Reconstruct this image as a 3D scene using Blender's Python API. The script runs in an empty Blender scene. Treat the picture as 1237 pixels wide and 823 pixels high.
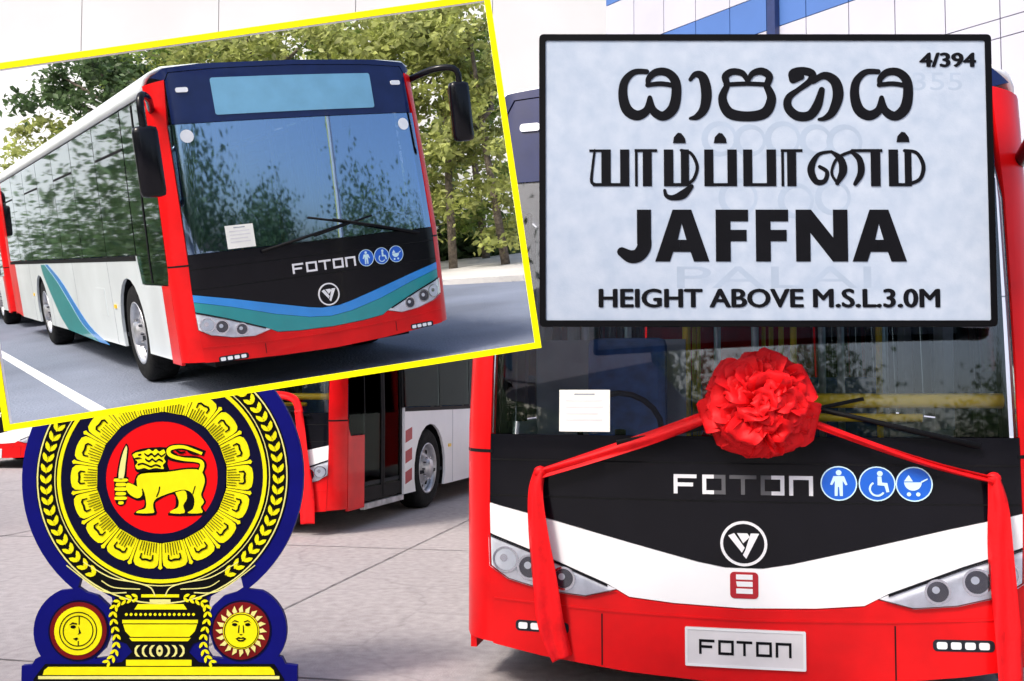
import bpy, bmesh, math, random
from mathutils import Vector, Matrix
from mathutils.geometry import tessellate_polygon
R = math.radians
scene = bpy.context.scene
COL = scene.collection

# ------------------------------------------------------------------ camera, sky, sun, exposure
F = 1250.0; CX, CY = 618.5, 411.5
PITCH = math.atan((475 - 411.5) / F); HC = 1.42
cd = bpy.data.cameras.new('camera'); cam = bpy.data.objects.new('camera', cd); COL.objects.link(cam)
cd.sensor_width = 36; cd.lens = F / 1237 * 36; cd.clip_start = .05; cd.clip_end = 2000
cam.location = (0, 0, HC); cam.rotation_euler = (R(90) + PITCH, 0, 0)
scene.camera = cam

SUN_EL, SUN_AZ = R(46), R(45)          # azimuth measured from straight behind the camera towards the left
to_sun = Vector((-math.sin(SUN_AZ) * math.cos(SUN_EL), -math.cos(SUN_AZ) * math.cos(SUN_EL), math.sin(SUN_EL)))
w = bpy.data.worlds.new('World'); scene.world = w; w.use_nodes = True
nt = w.node_tree; bg = nt.nodes['Background']
sky = nt.nodes.new('ShaderNodeTexSky'); sky.sky_type = 'NISHITA'; sky.sun_disc = False
sky.sun_elevation = SUN_EL; sky.sun_rotation = math.atan2(to_sun.x, to_sun.y)
sky.air_density = 1.0; sky.dust_density = 4.0; sky.ozone_density = 1.0
nt.links.new(sky.outputs[0], bg.inputs[0]); bg.inputs[1].default_value = .13
sl = bpy.data.lights.new('sun', 'SUN'); sl.energy = 1.5; sl.angle = R(12); sl.color = (1, .95, .88)
so = bpy.data.objects.new('sun', sl); COL.objects.link(so)
so.rotation_euler = to_sun.to_track_quat('Z', 'Y').to_euler(); so.location = (0, 0, 40)
scene.view_settings.view_transform = 'Standard'; scene.view_settings.look = 'None'
scene.view_settings.exposure = 0.95; scene.view_settings.gamma = 1

# ------------------------------------------------------------------ materials
M = {}
def mat(name, col, rough=.5, metal=0, coat=0, var=.08, scale=6, bump=0, bscale=60, col2=None, spec=.5):
    m = bpy.data.materials.new(name); m.use_nodes = True; M[name] = m
    n = m.node_tree.nodes; l = m.node_tree.links; b = n['Principled BSDF']
    b.inputs['Roughness'].default_value = rough; b.inputs['Metallic'].default_value = metal
    b.inputs['Coat Weight'].default_value = coat; b.inputs['Coat Roughness'].default_value = .05
    b.inputs['Specular IOR Level'].default_value = spec
    tc = n.new('ShaderNodeTexCoord'); no = n.new('ShaderNodeTexNoise'); no.inputs['Scale'].default_value = scale
    no.inputs['Detail'].default_value = 5; l.new(tc.outputs['Object'], no.inputs['Vector'])
    mx = n.new('ShaderNodeMix'); mx.data_type = 'RGBA'
    c2 = col2 if col2 else tuple(c * (1 - var * 2.2) for c in col)
    mx.inputs[6].default_value = (*c2, 1); mx.inputs[7].default_value = (*[min(1, c * (1 + (0 if col2 else var * .6))) for c in col], 1)
    rp = n.new('ShaderNodeMapRange'); rp.inputs[1].default_value = .3; rp.inputs[2].default_value = .7
    l.new(no.outputs[0], rp.inputs[0]); l.new(rp.outputs[0], mx.inputs[0]); l.new(mx.outputs[2], b.inputs['Base Color'])
    if bump:
        n2 = n.new('ShaderNodeTexNoise'); n2.inputs['Scale'].default_value = bscale; n2.inputs['Detail'].default_value = 6
        l.new(tc.outputs['Object'], n2.inputs['Vector'])
        bp = n.new('ShaderNodeBump'); bp.inputs['Strength'].default_value = bump; bp.inputs['Distance'].default_value = .02
        l.new(n2.outputs[0], bp.inputs['Height']); l.new(bp.outputs[0], b.inputs['Normal'])
    return m
def glass(name, tint, refl, rough=.02, rtint=(1, 1, 1), ior=1.5):
    m = bpy.data.materials.new(name); m.use_nodes = True; M[name] = m
    n = m.node_tree.nodes; l = m.node_tree.links
    for x in list(n):
        if x.type != 'OUTPUT_MATERIAL': n.remove(x)
    out = [x for x in n if x.type == 'OUTPUT_MATERIAL'][0]
    t = n.new('ShaderNodeBsdfTransparent'); t.inputs[0].default_value = (*tint, 1)
    g = n.new('ShaderNodeBsdfGlossy'); g.inputs['Roughness'].default_value = rough; g.inputs[0].default_value = (*rtint, 1)
    fr = n.new('ShaderNodeFresnel'); fr.inputs[0].default_value = ior
    ad = n.new('ShaderNodeMath'); ad.operation = 'ADD'; ad.use_clamp = True; ad.inputs[1].default_value = refl
    l.new(fr.outputs[0], ad.inputs[0])
    mx = n.new('ShaderNodeMixShader'); l.new(ad.outputs[0], mx.inputs[0]); l.new(t.outputs[0], mx.inputs[1]); l.new(g.outputs[0], mx.inputs[2])
    l.new(mx.outputs[0], out.inputs[0])
    return m
mat('red_paint', (.74, .004, .006), .33, coat=.14, var=.10, scale=3.5, spec=.22)
mat('white_paint', (.90, .90, .91), .35, coat=.2, var=.03, scale=2, spec=.3)
mat('pale_paint', (.74, .80, .82), .35, coat=.4, var=.05, scale=1.5)
mat('black_gloss', (.005, .005, .008), .18, coat=.05, var=.1, spec=.22)
mat('black_matte', (.006, .006, .007), .6, var=.2, spec=.15)
mat('navy_gloss', (.008, .018, .09), .15, coat=.15, var=.1, spec=.3)
mat('blue_paint', (.02, .26, .72), .3, coat=.5, var=.05)
mat('teal_paint', (.01, .28, .30), .3, coat=.5, var=.05)
mat('rubber', (.014, .014, .014), .85, var=.3, scale=20, bump=.2, spec=.2)
mat('rim_metal', (.62, .63, .66), .35, metal=.7, var=.2, scale=8)
mat('chrome', (.8, .8, .82), .15, metal=1, var=.05)
mat('lamp_dark', (.05, .05, .07), .1, coat=1, var=.1)
mat('lamp_white', (.85, .88, .92), .2, coat=1, var=.05)
mat('lamp_house', (.88, .89, .92), .3, var=.12, scale=14, spec=.6)
mat('display', (.17, .42, .62), .3, coat=.8, var=.06)
mat('letter_white', (.82, .82, .84), .35, var=.03)
mat('letter_dim', (.10, .10, .11), .5, var=.2)
mat('sign_blue', (.01, .12, .62), .35, var=.05)
mat('picto', (.62, .85, .92), .4, var=.04)
mat('plate', (.72, .70, .72), .4, var=.05)
mat('ink', (.006, .006, .008), .6, var=.1, spec=.08)
mat('badge_red', (.42, .01, .02), .4, var=.05)
mat('yellow_rail', (.95, .62, .02), .35, var=.05)
mat('interior_grey', (.34, .36, .40), .6, var=.1)
mat('interior_dark', (.015, .018, .026), .7, var=.2, spec=.2)
mat('seat_blue', (.03, .09, .28), .7, var=.2, scale=15)
mat('paper', (.86, .86, .80), .7, var=.03)
mat('ribbon', (.86, .006, .010), .55, var=.10, scale=16, spec=.22, bump=.12, bscale=70)
mat('asphalt', (.21, .24, .31), .85, var=.15, scale=4, bump=.3, bscale=300)
mat('kerb_concrete', (.62, .60, .57), .85, var=.12, scale=5, bump=.2, bscale=120)
mat('line_paint', (.78, .80, .82), .7, var=.12, scale=30)
mat('frame_yellow', (.98, .90, .0), .5, var=.02, spec=.1)
mat('steel_post', (.25, .26, .28), .5, metal=.6, var=.1)
mat('bark', (.26, .21, .16), .9, var=.3, scale=12, bump=.6, bscale=30)
mat('leaf', (.25, .36, .07), .55, var=.35, scale=3)
mat('leaf_pale', (.50, .55, .15), .55, var=.35, scale=3)
mat('leaf_dark', (.12, .20, .07), .55, var=.35, scale=3)
mat('back_panel', (.93, .94, .95), .8, var=.02, scale=2)
mat('emblem_blue', (.003, .004, .15), .5, var=.06, scale=9, spec=.1)
mat('emblem_black', (.003, .003, .004), .6, var=.1, spec=.08)
mat('emblem_navy', (.003, .003, .028), .6, var=.1, spec=.08)
mat('emblem_yellow', (.88, .80, .006), .55, var=.04, scale=14, spec=.1)
mat('emblem_pale', (.82, .78, .25), .5, var=.05)
mat('emblem_red', (.85, .003, .006), .5, var=.05, spec=.1)
mat('emblem_maroon', (.17, .006, .008), .5, var=.1, spec=.1)
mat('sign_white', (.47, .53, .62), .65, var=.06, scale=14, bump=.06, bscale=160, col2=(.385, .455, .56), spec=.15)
mat('sign_frame', (.003, .003, .004), .55, var=.1, spec=.1)
mat('sign_ghost', (.37, .445, .555), .6, var=.05)
mat('facade_white', (.47, .475, .56), .6, var=.04, scale=.3)
mat('facade_wall', (.62, .62, .63), .8, var=.04, scale=.15)
mat('facade_blue', (.06, .15, .42), .5, var=.08, scale=.3)
mat('facade_navy', (.015, .03, .12), .4, var=.1)
mat('cloth_blue', (.05, .09, .2), .8, var=.2, scale=20)
mat('skin', (.25, .13, .08), .6, var=.1)
glass('windscreen', (.90, .93, .97), .015, rough=.03)
glass('side_glass', (.42, .48, .46), .03, ior=1.2, rough=.04, rtint=(.28, .32, .30))
glass('model_screen', (.60, .66, .76), .44, rough=.03, rtint=(.48, .68, .96))  # blue of a reflected sky is put into the reflection tint
glass('model_side', (.50, .60, .56), .34, ior=1.4, rough=.026, rtint=(.82, .95, .98))
glass('clear_cover', (.97, .98, 1), .0, ior=1.3)

for _n in ('leaf', 'leaf_pale', 'leaf_dark'):       # leaves let some light through
    _t = M[_n].node_tree; _b = _t.nodes['Principled BSDF']; _o = [x for x in _t.nodes if x.type == 'OUTPUT_MATERIAL'][0]
    _tr = _t.nodes.new('ShaderNodeBsdfTranslucent'); _mx = _t.nodes.new('ShaderNodeMixShader'); _mx.inputs[0].default_value = .35
    _t.links.new(_b.inputs['Base Color'].links[0].from_socket, _tr.inputs[0]); _t.links.new(_b.outputs[0], _mx.inputs[1]); _t.links.new(_tr.outputs[0], _mx.inputs[2]); _t.links.new(_mx.outputs[0], _o.inputs[0])
def ground_material():
    m = bpy.data.materials.new('pavement'); m.use_nodes = True; M['pavement'] = m
    n = m.node_tree.nodes; l = m.node_tree.links; b = n['Principled BSDF']; b.inputs['Roughness'].default_value = .8
    tc = n.new('ShaderNodeTexCoord')
    def noise(sc, det=6):
        x = n.new('ShaderNodeTexNoise'); x.inputs['Scale'].default_value = sc; x.inputs['Detail'].default_value = det
        l.new(tc.outputs['Object'], x.inputs['Vector']); return x
    a = noise(.35); c = noise(14, 10); d = noise(90, 8)
    cr = n.new('ShaderNodeValToRGB'); e = cr.color_ramp.elements
    e[0].position = .3; e[0].color = (.285, .252, .25, 1); e[1].position = .7; e[1].color = (.475, .432, .432, 1)
    ad = n.new('ShaderNodeMath'); ad.operation = 'MULTIPLY_ADD'; ad.inputs[1].default_value = .6
    sc = n.new('ShaderNodeMath'); sc.operation = 'MULTIPLY'; sc.inputs[1].default_value = .4
    l.new(a.outputs[0], sc.inputs[0]); l.new(c.outputs[0], ad.inputs[0]); l.new(sc.outputs[0], ad.inputs[2]); l.new(ad.outputs[0], cr.inputs[0])
    vo = n.new('ShaderNodeTexVoronoi'); vo.feature = 'DISTANCE_TO_EDGE'; vo.inputs['Scale'].default_value = .8
    wv = n.new('ShaderNodeMixRGB'); wv.inputs[0].default_value = .25; l.new(tc.outputs['Object'], wv.inputs[1]); l.new(noise(2).outputs[1], wv.inputs[2])
    l.new(wv.outputs[0], vo.inputs['Vector'])
    lt = n.new('ShaderNodeMapRange'); lt.inputs[1].default_value = 0; lt.inputs[2].default_value = .012; lt.inputs[3].default_value = .86; lt.inputs[4].default_value = 1
    l.new(vo.outputs[0], lt.inputs[0])
    mu = n.new('ShaderNodeMixRGB'); mu.blend_type = 'MULTIPLY'; mu.inputs[0].default_value = 1
    l.new(cr.outputs[0], mu.inputs[1]); l.new(lt.outputs[0], mu.inputs[2]); l.new(mu.outputs[0], b.inputs['Base Color'])
    bp = n.new('ShaderNodeBump'); bp.inputs['Strength'].default_value = .4; bp.inputs['Distance'].default_value = .01
    l.new(d.outputs[0], bp.inputs['Height']); l.new(bp.outputs[0], b.inputs['Normal'])
ground_material()

# ------------------------------------------------------------------ helpers
def link(name, me, m, parent=None, smooth=False):
    o = bpy.data.objects.new(name, me); COL.objects.link(o)
    if m is not None:
        me.materials.clear(); me.materials.append(M[m] if isinstance(m, str) else m)
    if parent: o.parent = parent
    if smooth: me.shade_smooth()
    return o
def build(name, vs, fs, m, parent=None, smooth=False):
    me = bpy.data.meshes.new(name); me.from_pydata([tuple(v) for v in vs], [], fs); me.update()
    return link(name, me, m, parent, smooth)
def from_bm(name, bm, m, parent=None, smooth=False):
    bmesh.ops.recalc_face_normals(bm, faces=bm.faces)
    me = bpy.data.meshes.new(name); bm.to_mesh(me); bm.free()
    return link(name, me, m, parent, smooth)
def empty(name, loc=(0, 0, 0), label=None, cat=None, group=None):
    o = bpy.data.objects.new(name, None); COL.objects.link(o); o.location = loc; o.empty_display_size = .1
    tag(o, label, cat, group); return o
def tag(o, label=None, cat=None, group=None, kind=None):
    for k, v in (('label', label), ('category', cat), ('group', group), ('kind', kind)):
        if v: o[k] = v
    return o
def copy_tree(o, parent=None):
    c = o.copy(); COL.objects.link(c); c.parent = parent
    for ch in list(o.children): copy_tree(ch, c)
    return c
def box_bm(bm, lo, hi, bev=0):
    x0, y0, z0 = lo; x1, y1, z1 = hi
    r = bmesh.ops.create_cube(bm, size=1, matrix=Matrix.Translation(((x0 + x1) / 2, (y0 + y1) / 2, (z0 + z1) / 2)) @ Matrix.Diagonal((x1 - x0, y1 - y0, z1 - z0, 1)))
    if bev:
        es = list({e for v in r['verts'] for e in v.link_edges})
        bmesh.ops.bevel(bm, geom=es, offset=bev, segments=2, affect='EDGES', profile=.6)
def box(name, lo, hi, m, parent=None, bev=0):
    bm = bmesh.new(); box_bm(bm, lo, hi, bev); return from_bm(name, bm, m, parent)
def tube_bm(bm, pts, rads, seg=10):
    pts = [Vector(p) for p in pts]
    if not isinstance(rads, (list, tuple)): rads = [rads] * len(pts)
    rings = []; n = len(pts); up = None
    for i, p in enumerate(pts):
        t = (pts[min(i + 1, n - 1)] - pts[max(i - 1, 0)]).normalized()
        if up is None: up = t.orthogonal()
        up = (up - t * up.dot(t)).normalized(); sd = t.cross(up)
        rings.append([bm.verts.new(p + (up * math.cos(a) + sd * math.sin(a)) * rads[i]) for a in [2 * math.pi * k / seg for k in range(seg)]])
    for a, b in zip(rings, rings[1:]):
        for k in range(seg): bm.faces.new((a[k], a[(k + 1) % seg], b[(k + 1) % seg], b[k]))
    bm.faces.new(rings[0][::-1]); bm.faces.new(rings[-1])
def tube(name, pts, rads, m, parent=None, seg=10):
    bm = bmesh.new(); tube_bm(bm, pts, rads, seg); return from_bm(name, bm, m, parent, True)
def lathe_x(name, prof, m, parent=None, seg=36, s=1):      # profile (x, r) revolved about the X axis
    vs = []; fs = []; n = len(prof)
    for k in range(seg):
        a = 2 * math.pi * k / seg
        for x, r in prof: vs.append((x * s, r * math.cos(a), r * math.sin(a)))
    for k in range(seg):
        q = (k + 1) % seg
        for i in range(n - 1): fs.append((k * n + i, k * n + i + 1, q * n + i + 1, q * n + i))
    bm = bmesh.new(); me = bpy.data.meshes.new(name); me.from_pydata(vs, [], fs); bm.from_mesh(me); bpy.data.meshes.remove(me)
    bmesh.ops.remove_doubles(bm, verts=bm.verts, dist=1e-5)
    return from_bm(name, bm, m, parent, True)
def smooth_path(pts, n=6):
    out = []; P = [tuple(map(float, p)) for p in pts]
    for i in range(len(P) - 1):
        p0 = P[max(i - 1, 0)]; p1 = P[i]; p2 = P[i + 1]; p3 = P[min(i + 2, len(P) - 1)]
        for k in range(n):
            t = k / n
            out.append(tuple(.5 * (2 * b + (c - a) * t + (2 * a - 5 * b + 4 * c - d) * t * t + (3 * b - a - 3 * c + d) * t ** 3) for a, b, c, d in zip(p0, p1, p2, p3)))
    out.append(P[-1]); return out
def prism(polys, y0, y1, fmap=None):
    """2D polygon (first outline, then holes) to a slab between y0 (front) and y1; returns bmesh"""
    bm = bmesh.new(); flat = [p for q in polys for p in q]
    tris = tessellate_polygon([[Vector((a, b, 0)) for a, b in q] for q in polys])
    f = [bm.verts.new((a, y0, b)) for a, b in flat]; k = [bm.verts.new((a, y1, b)) for a, b in flat]
    for t in tris:
        try:
            bm.faces.new([f[i] for i in t]); bm.faces.new([k[i] for i in reversed(t)])
        except ValueError: pass
    o = 0
    for q in polys:
        n = len(q)
        for i in range(n):
            a, b = o + i, o + (i + 1) % n
            try: bm.faces.new((f[a], f[b], k[b], k[a]))
            except ValueError: pass
        o += n
    return bm
def circle(cx, cz, r, n=40, a0=0, a1=2 * math.pi, rz=None):
    rz = rz or r; full = abs(a1 - a0 - 2 * math.pi) < 1e-6
    return [(cx + r * math.cos(a0 + (a1 - a0) * i / (n if full else n - 1)), cz + rz * math.sin(a0 + (a1 - a0) * i / (n if full else n - 1))) for i in range(n)]
def rrect(x0, z0, x1, z1, r, n=5):
    out = []
    for cx, cz, a in ((x1 - r, z1 - r, 0), (x0 + r, z1 - r, 90), (x0 + r, z0 + r, 180), (x1 - r, z0 + r, 270)):
        for i in range(n): t = R(a + 90 * i / (n - 1)); out.append((cx + r * math.cos(t), cz + r * math.sin(t)))
    return out
def stroke_poly(pts, n=6, smooth=True):      # pts: (x, y, width) -> outline polygon with round-ish ends
    P = smooth_path(pts, n) if smooth else [tuple(map(float, p)) for p in pts]
    L = []; Rr = []
    for i, (x, y, wd) in enumerate(P):
        a = P[max(i - 1, 0)]; b = P[min(i + 1, len(P) - 1)]
        dx, dy = b[0] - a[0], b[1] - a[1]; d = math.hypot(dx, dy) or 1
        nx, ny = -dy / d * wd / 2, dx / d * wd / 2
        L.append((x + nx, y + ny)); Rr.append((x - nx, y - ny))
    return L, Rr
def stroke_bm(bm, pts, y0, y1, tr, n=6, smooth=True, caps=True):
    L, Rr = stroke_poly(pts, n, smooth)
    vf = [(bm.verts.new((tr(*a)[0], y0, tr(*a)[1])), bm.verts.new((tr(*b)[0], y0, tr(*b)[1]))) for a, b in zip(L, Rr)]
    vb = [(bm.verts.new((tr(*a)[0], y1, tr(*a)[1])), bm.verts.new((tr(*b)[0], y1, tr(*b)[1]))) for a, b in zip(L, Rr)]
    for i in range(len(vf) - 1):
        bm.faces.new((vf[i][0], vf[i + 1][0], vf[i + 1][1], vf[i][1])); bm.faces.new((vb[i][0], vb[i][1], vb[i + 1][1], vb[i + 1][0]))
        bm.faces.new((vf[i][0], vb[i][0], vb[i + 1][0], vf[i + 1][0])); bm.faces.new((vf[i][1], vf[i + 1][1], vb[i + 1][1], vb[i][1]))
    for i in (0, -1): bm.faces.new((vf[i][0], vf[i][1], vb[i][1], vb[i][0]))
def add_bm(dst, src):
    me = bpy.data.meshes.new('tmp'); src.to_mesh(me); src.free(); dst.from_mesh(me); bpy.data.meshes.remove(me)
def text_mesh(s, size, bold=.0, extrude=.002, space=1.0, align='CENTER'):
    c = bpy.data.curves.new('txt', 'FONT'); c.body = s; c.size = size; c.offset = bold; c.extrude = extrude; c.space_character = space
    c.align_x = align; c.resolution_u = 4
    o = bpy.data.objects.new('txt', c); COL.objects.link(o)
    dg = bpy.context.evaluated_depsgraph_get(); me = bpy.data.meshes.new_from_object(o.evaluated_get(dg))
    bpy.data.objects.remove(o); bpy.data.curves.remove(c)
    return me

# pixel of the 1237-wide photograph + depth -> world (used to find real places)
FWD = Vector((0, math.cos(PITCH), math.sin(PITCH))); UPV = Vector((0, -math.sin(PITCH), math.cos(PITCH)))
def at_depth(u, v, d): return Vector((0, 0, HC)) + (Vector((1, 0, 0)) * ((u - CX) / F) + UPV * ((CY - v) / F) + FWD) * d
def at_y(u, v, Y):
    q = at_depth(u, v, 1) - Vector((0, 0, HC)); return Vector((0, 0, HC)) + q * (Y / q.y)

# ------------------------------------------------------------------ ground
g = build('ground', [(-400, -60, 0), (400, -60, 0), (400, 900, 0), (-400, 900, 0)], [(0, 1, 2, 3)], 'pavement'); tag(g, kind='structure')

def joints():
    an = R(-12); c, s_ = math.cos(an), math.sin(an); me = {}
    for k in range(-5, 8):
        for ax in (0, 1):
            L_ = 60; x0 = k * 4.2 + 1.3
            vs = [(x0 - .009, -6, .004), (x0 + .009, -6, .004), (x0 + .009, L_, .004), (x0 - .009, L_, .004)] if ax == 0 else [(-30, x0 + 12, .0035), (-30, x0 + 12.018, .0035), (34, x0 + 12.018, .0035), (34, x0 + 12, .0035)]
            build('slab_joint', [(x * c - y * s_, x * s_ + y * c, z) for x, y, z in vs], [(0, 1, 2, 3) if ax == 0 else (3, 2, 1, 0)], 'joint', g)
mat('joint', (.29, .265, .265), .9, var=.3, scale=6)
joints()

# ------------------------------------------------------------------ building behind
def make_building():
    c = at_y(732, 20, 40.0); d = Vector((.604, -.797, 0)); nrm = Vector((-.797, -.604, 0))   # facade runs towards the right and nearer
    rt = empty('panelled_building', (c.x, c.y, 0), 'white panelled building with horizontal blue bands behind the ribboned bus', 'building')
    ang = math.atan2(d.y, d.x); rt.rotation_euler = (0, 0, ang)
    # local: x along facade, y into the building, z up
    Lf, Ht = 22, 21.5
    box('wall', (0, .15, 0), (Lf, 12, Ht - .05), 'facade_wall', rt)
    def hit(u, v):
        o = Vector((0, 0, HC)); q = at_depth(u, v, 1) - o; t = (c - o).dot(nrm) / q.dot(nrm); p = o + q * t; return (p - c).dot(d), p.z
    z1 = hit(741, 4)[1]; z2 = hit(857, 19)[1]; z3 = hit(995, 13)[1]
    zs = [0, 4, 8, 11, z3 - 1.9, z3, z2, z1, z1 + 1.6, 21.5]
    zs = sorted(zs)
    for i in range(len(zs) - 1):
        a, b = zs[i], zs[i + 1]; mid = (a + b) / 2
        blue = z3 < mid < z2 or z1 < mid < z1 + 1.6
        nx = 1 if a < 8 else 14
        for k in range(nx):
            x0, x1 = Lf * k / nx, Lf * (k + 1) / nx
            box('panel', (x0 + .015, -.0, a + .015), (x1 - .015, .149, b - .015), 'facade_blue' if blue else 'facade_white', rt)
    xp = hit(937, 20)[0]
    box('blue_column', (xp - .16, -.25, 0), (xp + .16, -.02, Ht - .2), 'facade_navy', rt)
    box('parapet', (-.1, -.1, Ht), (Lf + .1, 12, Ht + .3), 'facade_white', rt)
make_building()
def make_sky_wall():  # white wall added to give a pale sky where the sky renders blue-grey
    rt = empty('white_sky_wall', (-30, 52, 0), 'plain white wall added in place of pale sky, left of the panelled building', 'building')
    box('wall', (-62, .1, 0), (36, 14, 30), 'facade_wall', rt)
    for k in range(14): box('wall_panel', (-62 + 7 * k + .02, 0, .3), (-62 + 7 * (k + 1) - .02, .099, 30), 'facade_wall', rt)
    box('parapet', (-62.2, -.2, 30.01), (36.2, 14, 30.6), 'facade_white', rt)
make_sky_wall()
def tree_line():
    rnd = random.Random(8); vs = []; fs = []
    spots = []
    for _ in range(70):
        a = rnd.uniform(-1.5, 1.5); r = rnd.uniform(17, 26); spots.append((r * 1.4 * math.sin(a), -r * math.cos(a) - 2, rnd.uniform(2.5, 8.5)))
    for _ in range(26):
        y = rnd.uniform(-4, 34); spots.append((-.60 * max(y, 0) - rnd.uniform(5, 9), y, rnd.uniform(3.5, 7)))
    for cx, cy, h in spots:
        near = cy > -5
        for _ in range(2400 if near else 1000):
            p = Vector((cx + rnd.gauss(0, 1.2), cy + rnd.gauss(0, 1.2), max(.3, h * (.25 + .75 * abs(rnd.random() + rnd.random() - 1)) + rnd.gauss(0, .5))))
            s_ = (.085 if near else .17) * rnd.uniform(.6, 1.4); d = Vector((rnd.gauss(0, 1), rnd.gauss(0, 1), rnd.gauss(0, .6))).normalized(); sd = d.cross(Vector((rnd.gauss(0, 1), rnd.gauss(0, 1), rnd.gauss(0, 1)))).normalized()
            i = len(vs); vs += [p - d * s_, p + sd * s_ * .5, p + d * s_, p - sd * s_ * .5]; fs.append((i, i + 1, i + 2, i + 3))
    o = build('tree_line', vs, fs, 'leaf_dark'); tag(o, 'line of leafy trees facing the buses, mirrored in their windscreens', 'trees', kind='stuff')
tree_line()

# ------------------------------------------------------------------ buses
class Bus:
    def __init__(s, name, label, group, H=2.95, W2=1.275, L=12.0, wb=(2.55, 8.6), livery='white', gl=('windscreen', 'side_glass'), full=True,
                 mirrors=((-1.42, -.30, 2.05), (1.42, -.30, 2.05)), zb=.20, plate=True, badge_e=True, dim_t=False, rail=.43, up=.055):
        s.up = up; s.rail = rail; s.H, s.W2, s.L, s.wb, s.zb = H, W2, L, wb, zb
        s.rt = empty(name, (0, 0, 0), label, 'bus', group); s.liv = livery; s.gl = gl
        s.body(); s.sides(); s.front(plate, badge_e, dim_t); s.inside(); s.wheels()
        for i, q in enumerate(mirrors): s.mirror(q)
    def xs(s, z): return s.W2 - .05 * max(0, (z - 1.2) / 1.8)
    def yf(s, x, z):
        e = s.xs(z); t = min(1, max(0, (abs(x) - (e - .21)) / .21))
        y = .10 * (x / 1.25) ** 2 + .2 * (1 - math.sqrt(max(0, 1 - t * t)))
        if z > 1.15: y += .16 * ((z - 1.15) / 1.85) ** 1.3
        return y
    def cut(s, poly, gx, gz, holes=()):
        bm = bmesh.new()
        if True:
            q = [poly] + list(holes); flat = [p for a in q for p in a]
            vs = [bm.verts.new((a, 0, b)) for a, b in flat]
            for t in tessellate_polygon([[Vector((a, b, 0)) for a, b in r] for r in q]): bm.faces.new([vs[i] for i in t])
        for ax, gr in ((0, gx), (2, gz)):
            for q in gr:
                no = (1, 0, 0) if ax == 0 else (0, 0, 1); co = (q, 0, 0) if ax == 0 else (0, 0, q)
                bmesh.ops.bisect_plane(bm, geom=bm.verts[:] + bm.edges[:] + bm.faces[:], plane_co=co, plane_no=no, dist=1e-5)
        return bm
    GX = [-1.27, -1.25, -1.23, -1.20, -1.17, -1.14, -1.11, -1.08, -1.05, -.98, -.9, -.8, -.7, -.6, -.5, -.4, -.3, -.2, -.1, 0, .1, .2, .3, .4, .5, .6, .7, .8, .9, .98, 1.05, 1.08, 1.11, 1.14, 1.17, 1.20, 1.23, 1.25, 1.27]
    GZ = [1.15, 1.25, 1.4, 1.55, 1.7, 1.9, 2.1, 2.3, 2.5, 2.7, 2.8]
    def fpanel(s, name, poly, off, th, m, parent=None, holes=()):
        xa = min(p[0] for p in poly); xb = max(p[0] for p in poly)
        bm = s.cut(poly, [q for q in s.GX if xa < q < xb], s.GZ, holes)
        r = bmesh.ops.extrude_face_region(bm, geom=bm.faces[:]); nv = {v for v in r['geom'] if isinstance(v, bmesh.types.BMVert)}
        for v in bm.verts:
            x, z = v.co.x, v.co.z
            n = Vector((s.yf(x + .004, z) - s.yf(x - .004, z), -.008, s.yf(x, z + .004) - s.yf(x, z - .004))).normalized() if abs(x) < s.xs(z) - .02 else Vector((math.copysign(.85, x), -.5, 0))
            p = Vector((x, s.yf(x, z), z)) + n * (off - (th if v in nv else 0)); v.co = p
        o = from_bm(name, bm, m, parent or s.rt, True); o.data.set_sharp_from_angle(angle=R(40)); return o
    def spanel(s, name, sd, poly, off, th, m, parent=None, holes=()):
        bm = s.cut(poly, [], [1.2, 1.9, 2.5], holes)
        r = bmesh.ops.extrude_face_region(bm, geom=bm.faces[:]); nv = {v for v in r['geom'] if isinstance(v, bmesh.types.BMVert)}
        for v in bm.verts:
            y, z = v.co.x, v.co.z; v.co = Vector((sd * (s.xs(z) + off - (th if v in nv else 0)), y, z))
        return from_bm(name, bm, m, parent or s.rt)
    def roof_prof(s):
        H = s.H; e = s.xs(H - .15)
        return [(s.xs(H - s.rail + .01), H - s.rail + .01), (e, H - .15), (e - .015, H - .09), (e - .05, H - .045), (e - .13, H - .015), (e - .4, H - .003), (0, H)]
    def body(s):
        side = {'white': 'white_paint', 'blue': 'pale_paint'}[s.liv]
        pr = s.roof_prof(); prof = [(-x, z) for x, z in pr] + [(x, z) for x, z in pr[-2::-1]]
        ys = [None, .7, 1.2, s.L * .5, s.L - .15, s.L]; vs = []; fs = []; n = len(prof)
        for y in ys:
            for x, z in prof: vs.append((x, s.yf(x, z) + .02 if y is None else y, z - (.06 if y == s.L else 0)))
        for i in range(len(ys) - 1):
            for k in range(n - 1): fs.append((i * n + k, i * n + k + 1, (i + 1) * n + k + 1, (i + 1) * n + k))
        roof = build('roof', vs, fs, side, s.rt, True)
        sol = roof.modifiers.new('s', 'SOLIDIFY'); sol.thickness = .03
        ac = box('air_conditioner', (-.85, 3.2, s.H - .02), (.85, 6.6, s.H + .15), side, roof, .06)
        e = s.xs(1)
        # rear wall with window, lamps
        rw = [(-e, s.zb + .08), (e, s.zb + .08), (s.xs(s.H - .15), s.H - .15), (s.xs(s.H) - .1, s.H - .06), (-s.xs(s.H) + .1, s.H - .06), (-s.xs(s.H - .15), s.H - .15)]
        o = from_bm('rear_wall', prism([rw], s.L - .05, s.L - .005), 'red_paint', s.rt)
        box('rear_window', (-1, s.L - .004, 1.6), (1, s.L + .012, 2.5), 'black_gloss', o)
        for q in (-1, 1): box('tail_lamp', (q * 1.1 - .07, s.L - .004, .8), (q * 1.1 + .07, s.L + .02, 1.3), 'badge_red', o)
        box('underbody', (-e + .32, .45, .22), (e - .32, s.L - .2, .42), 'black_matte', s.rt)
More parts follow.
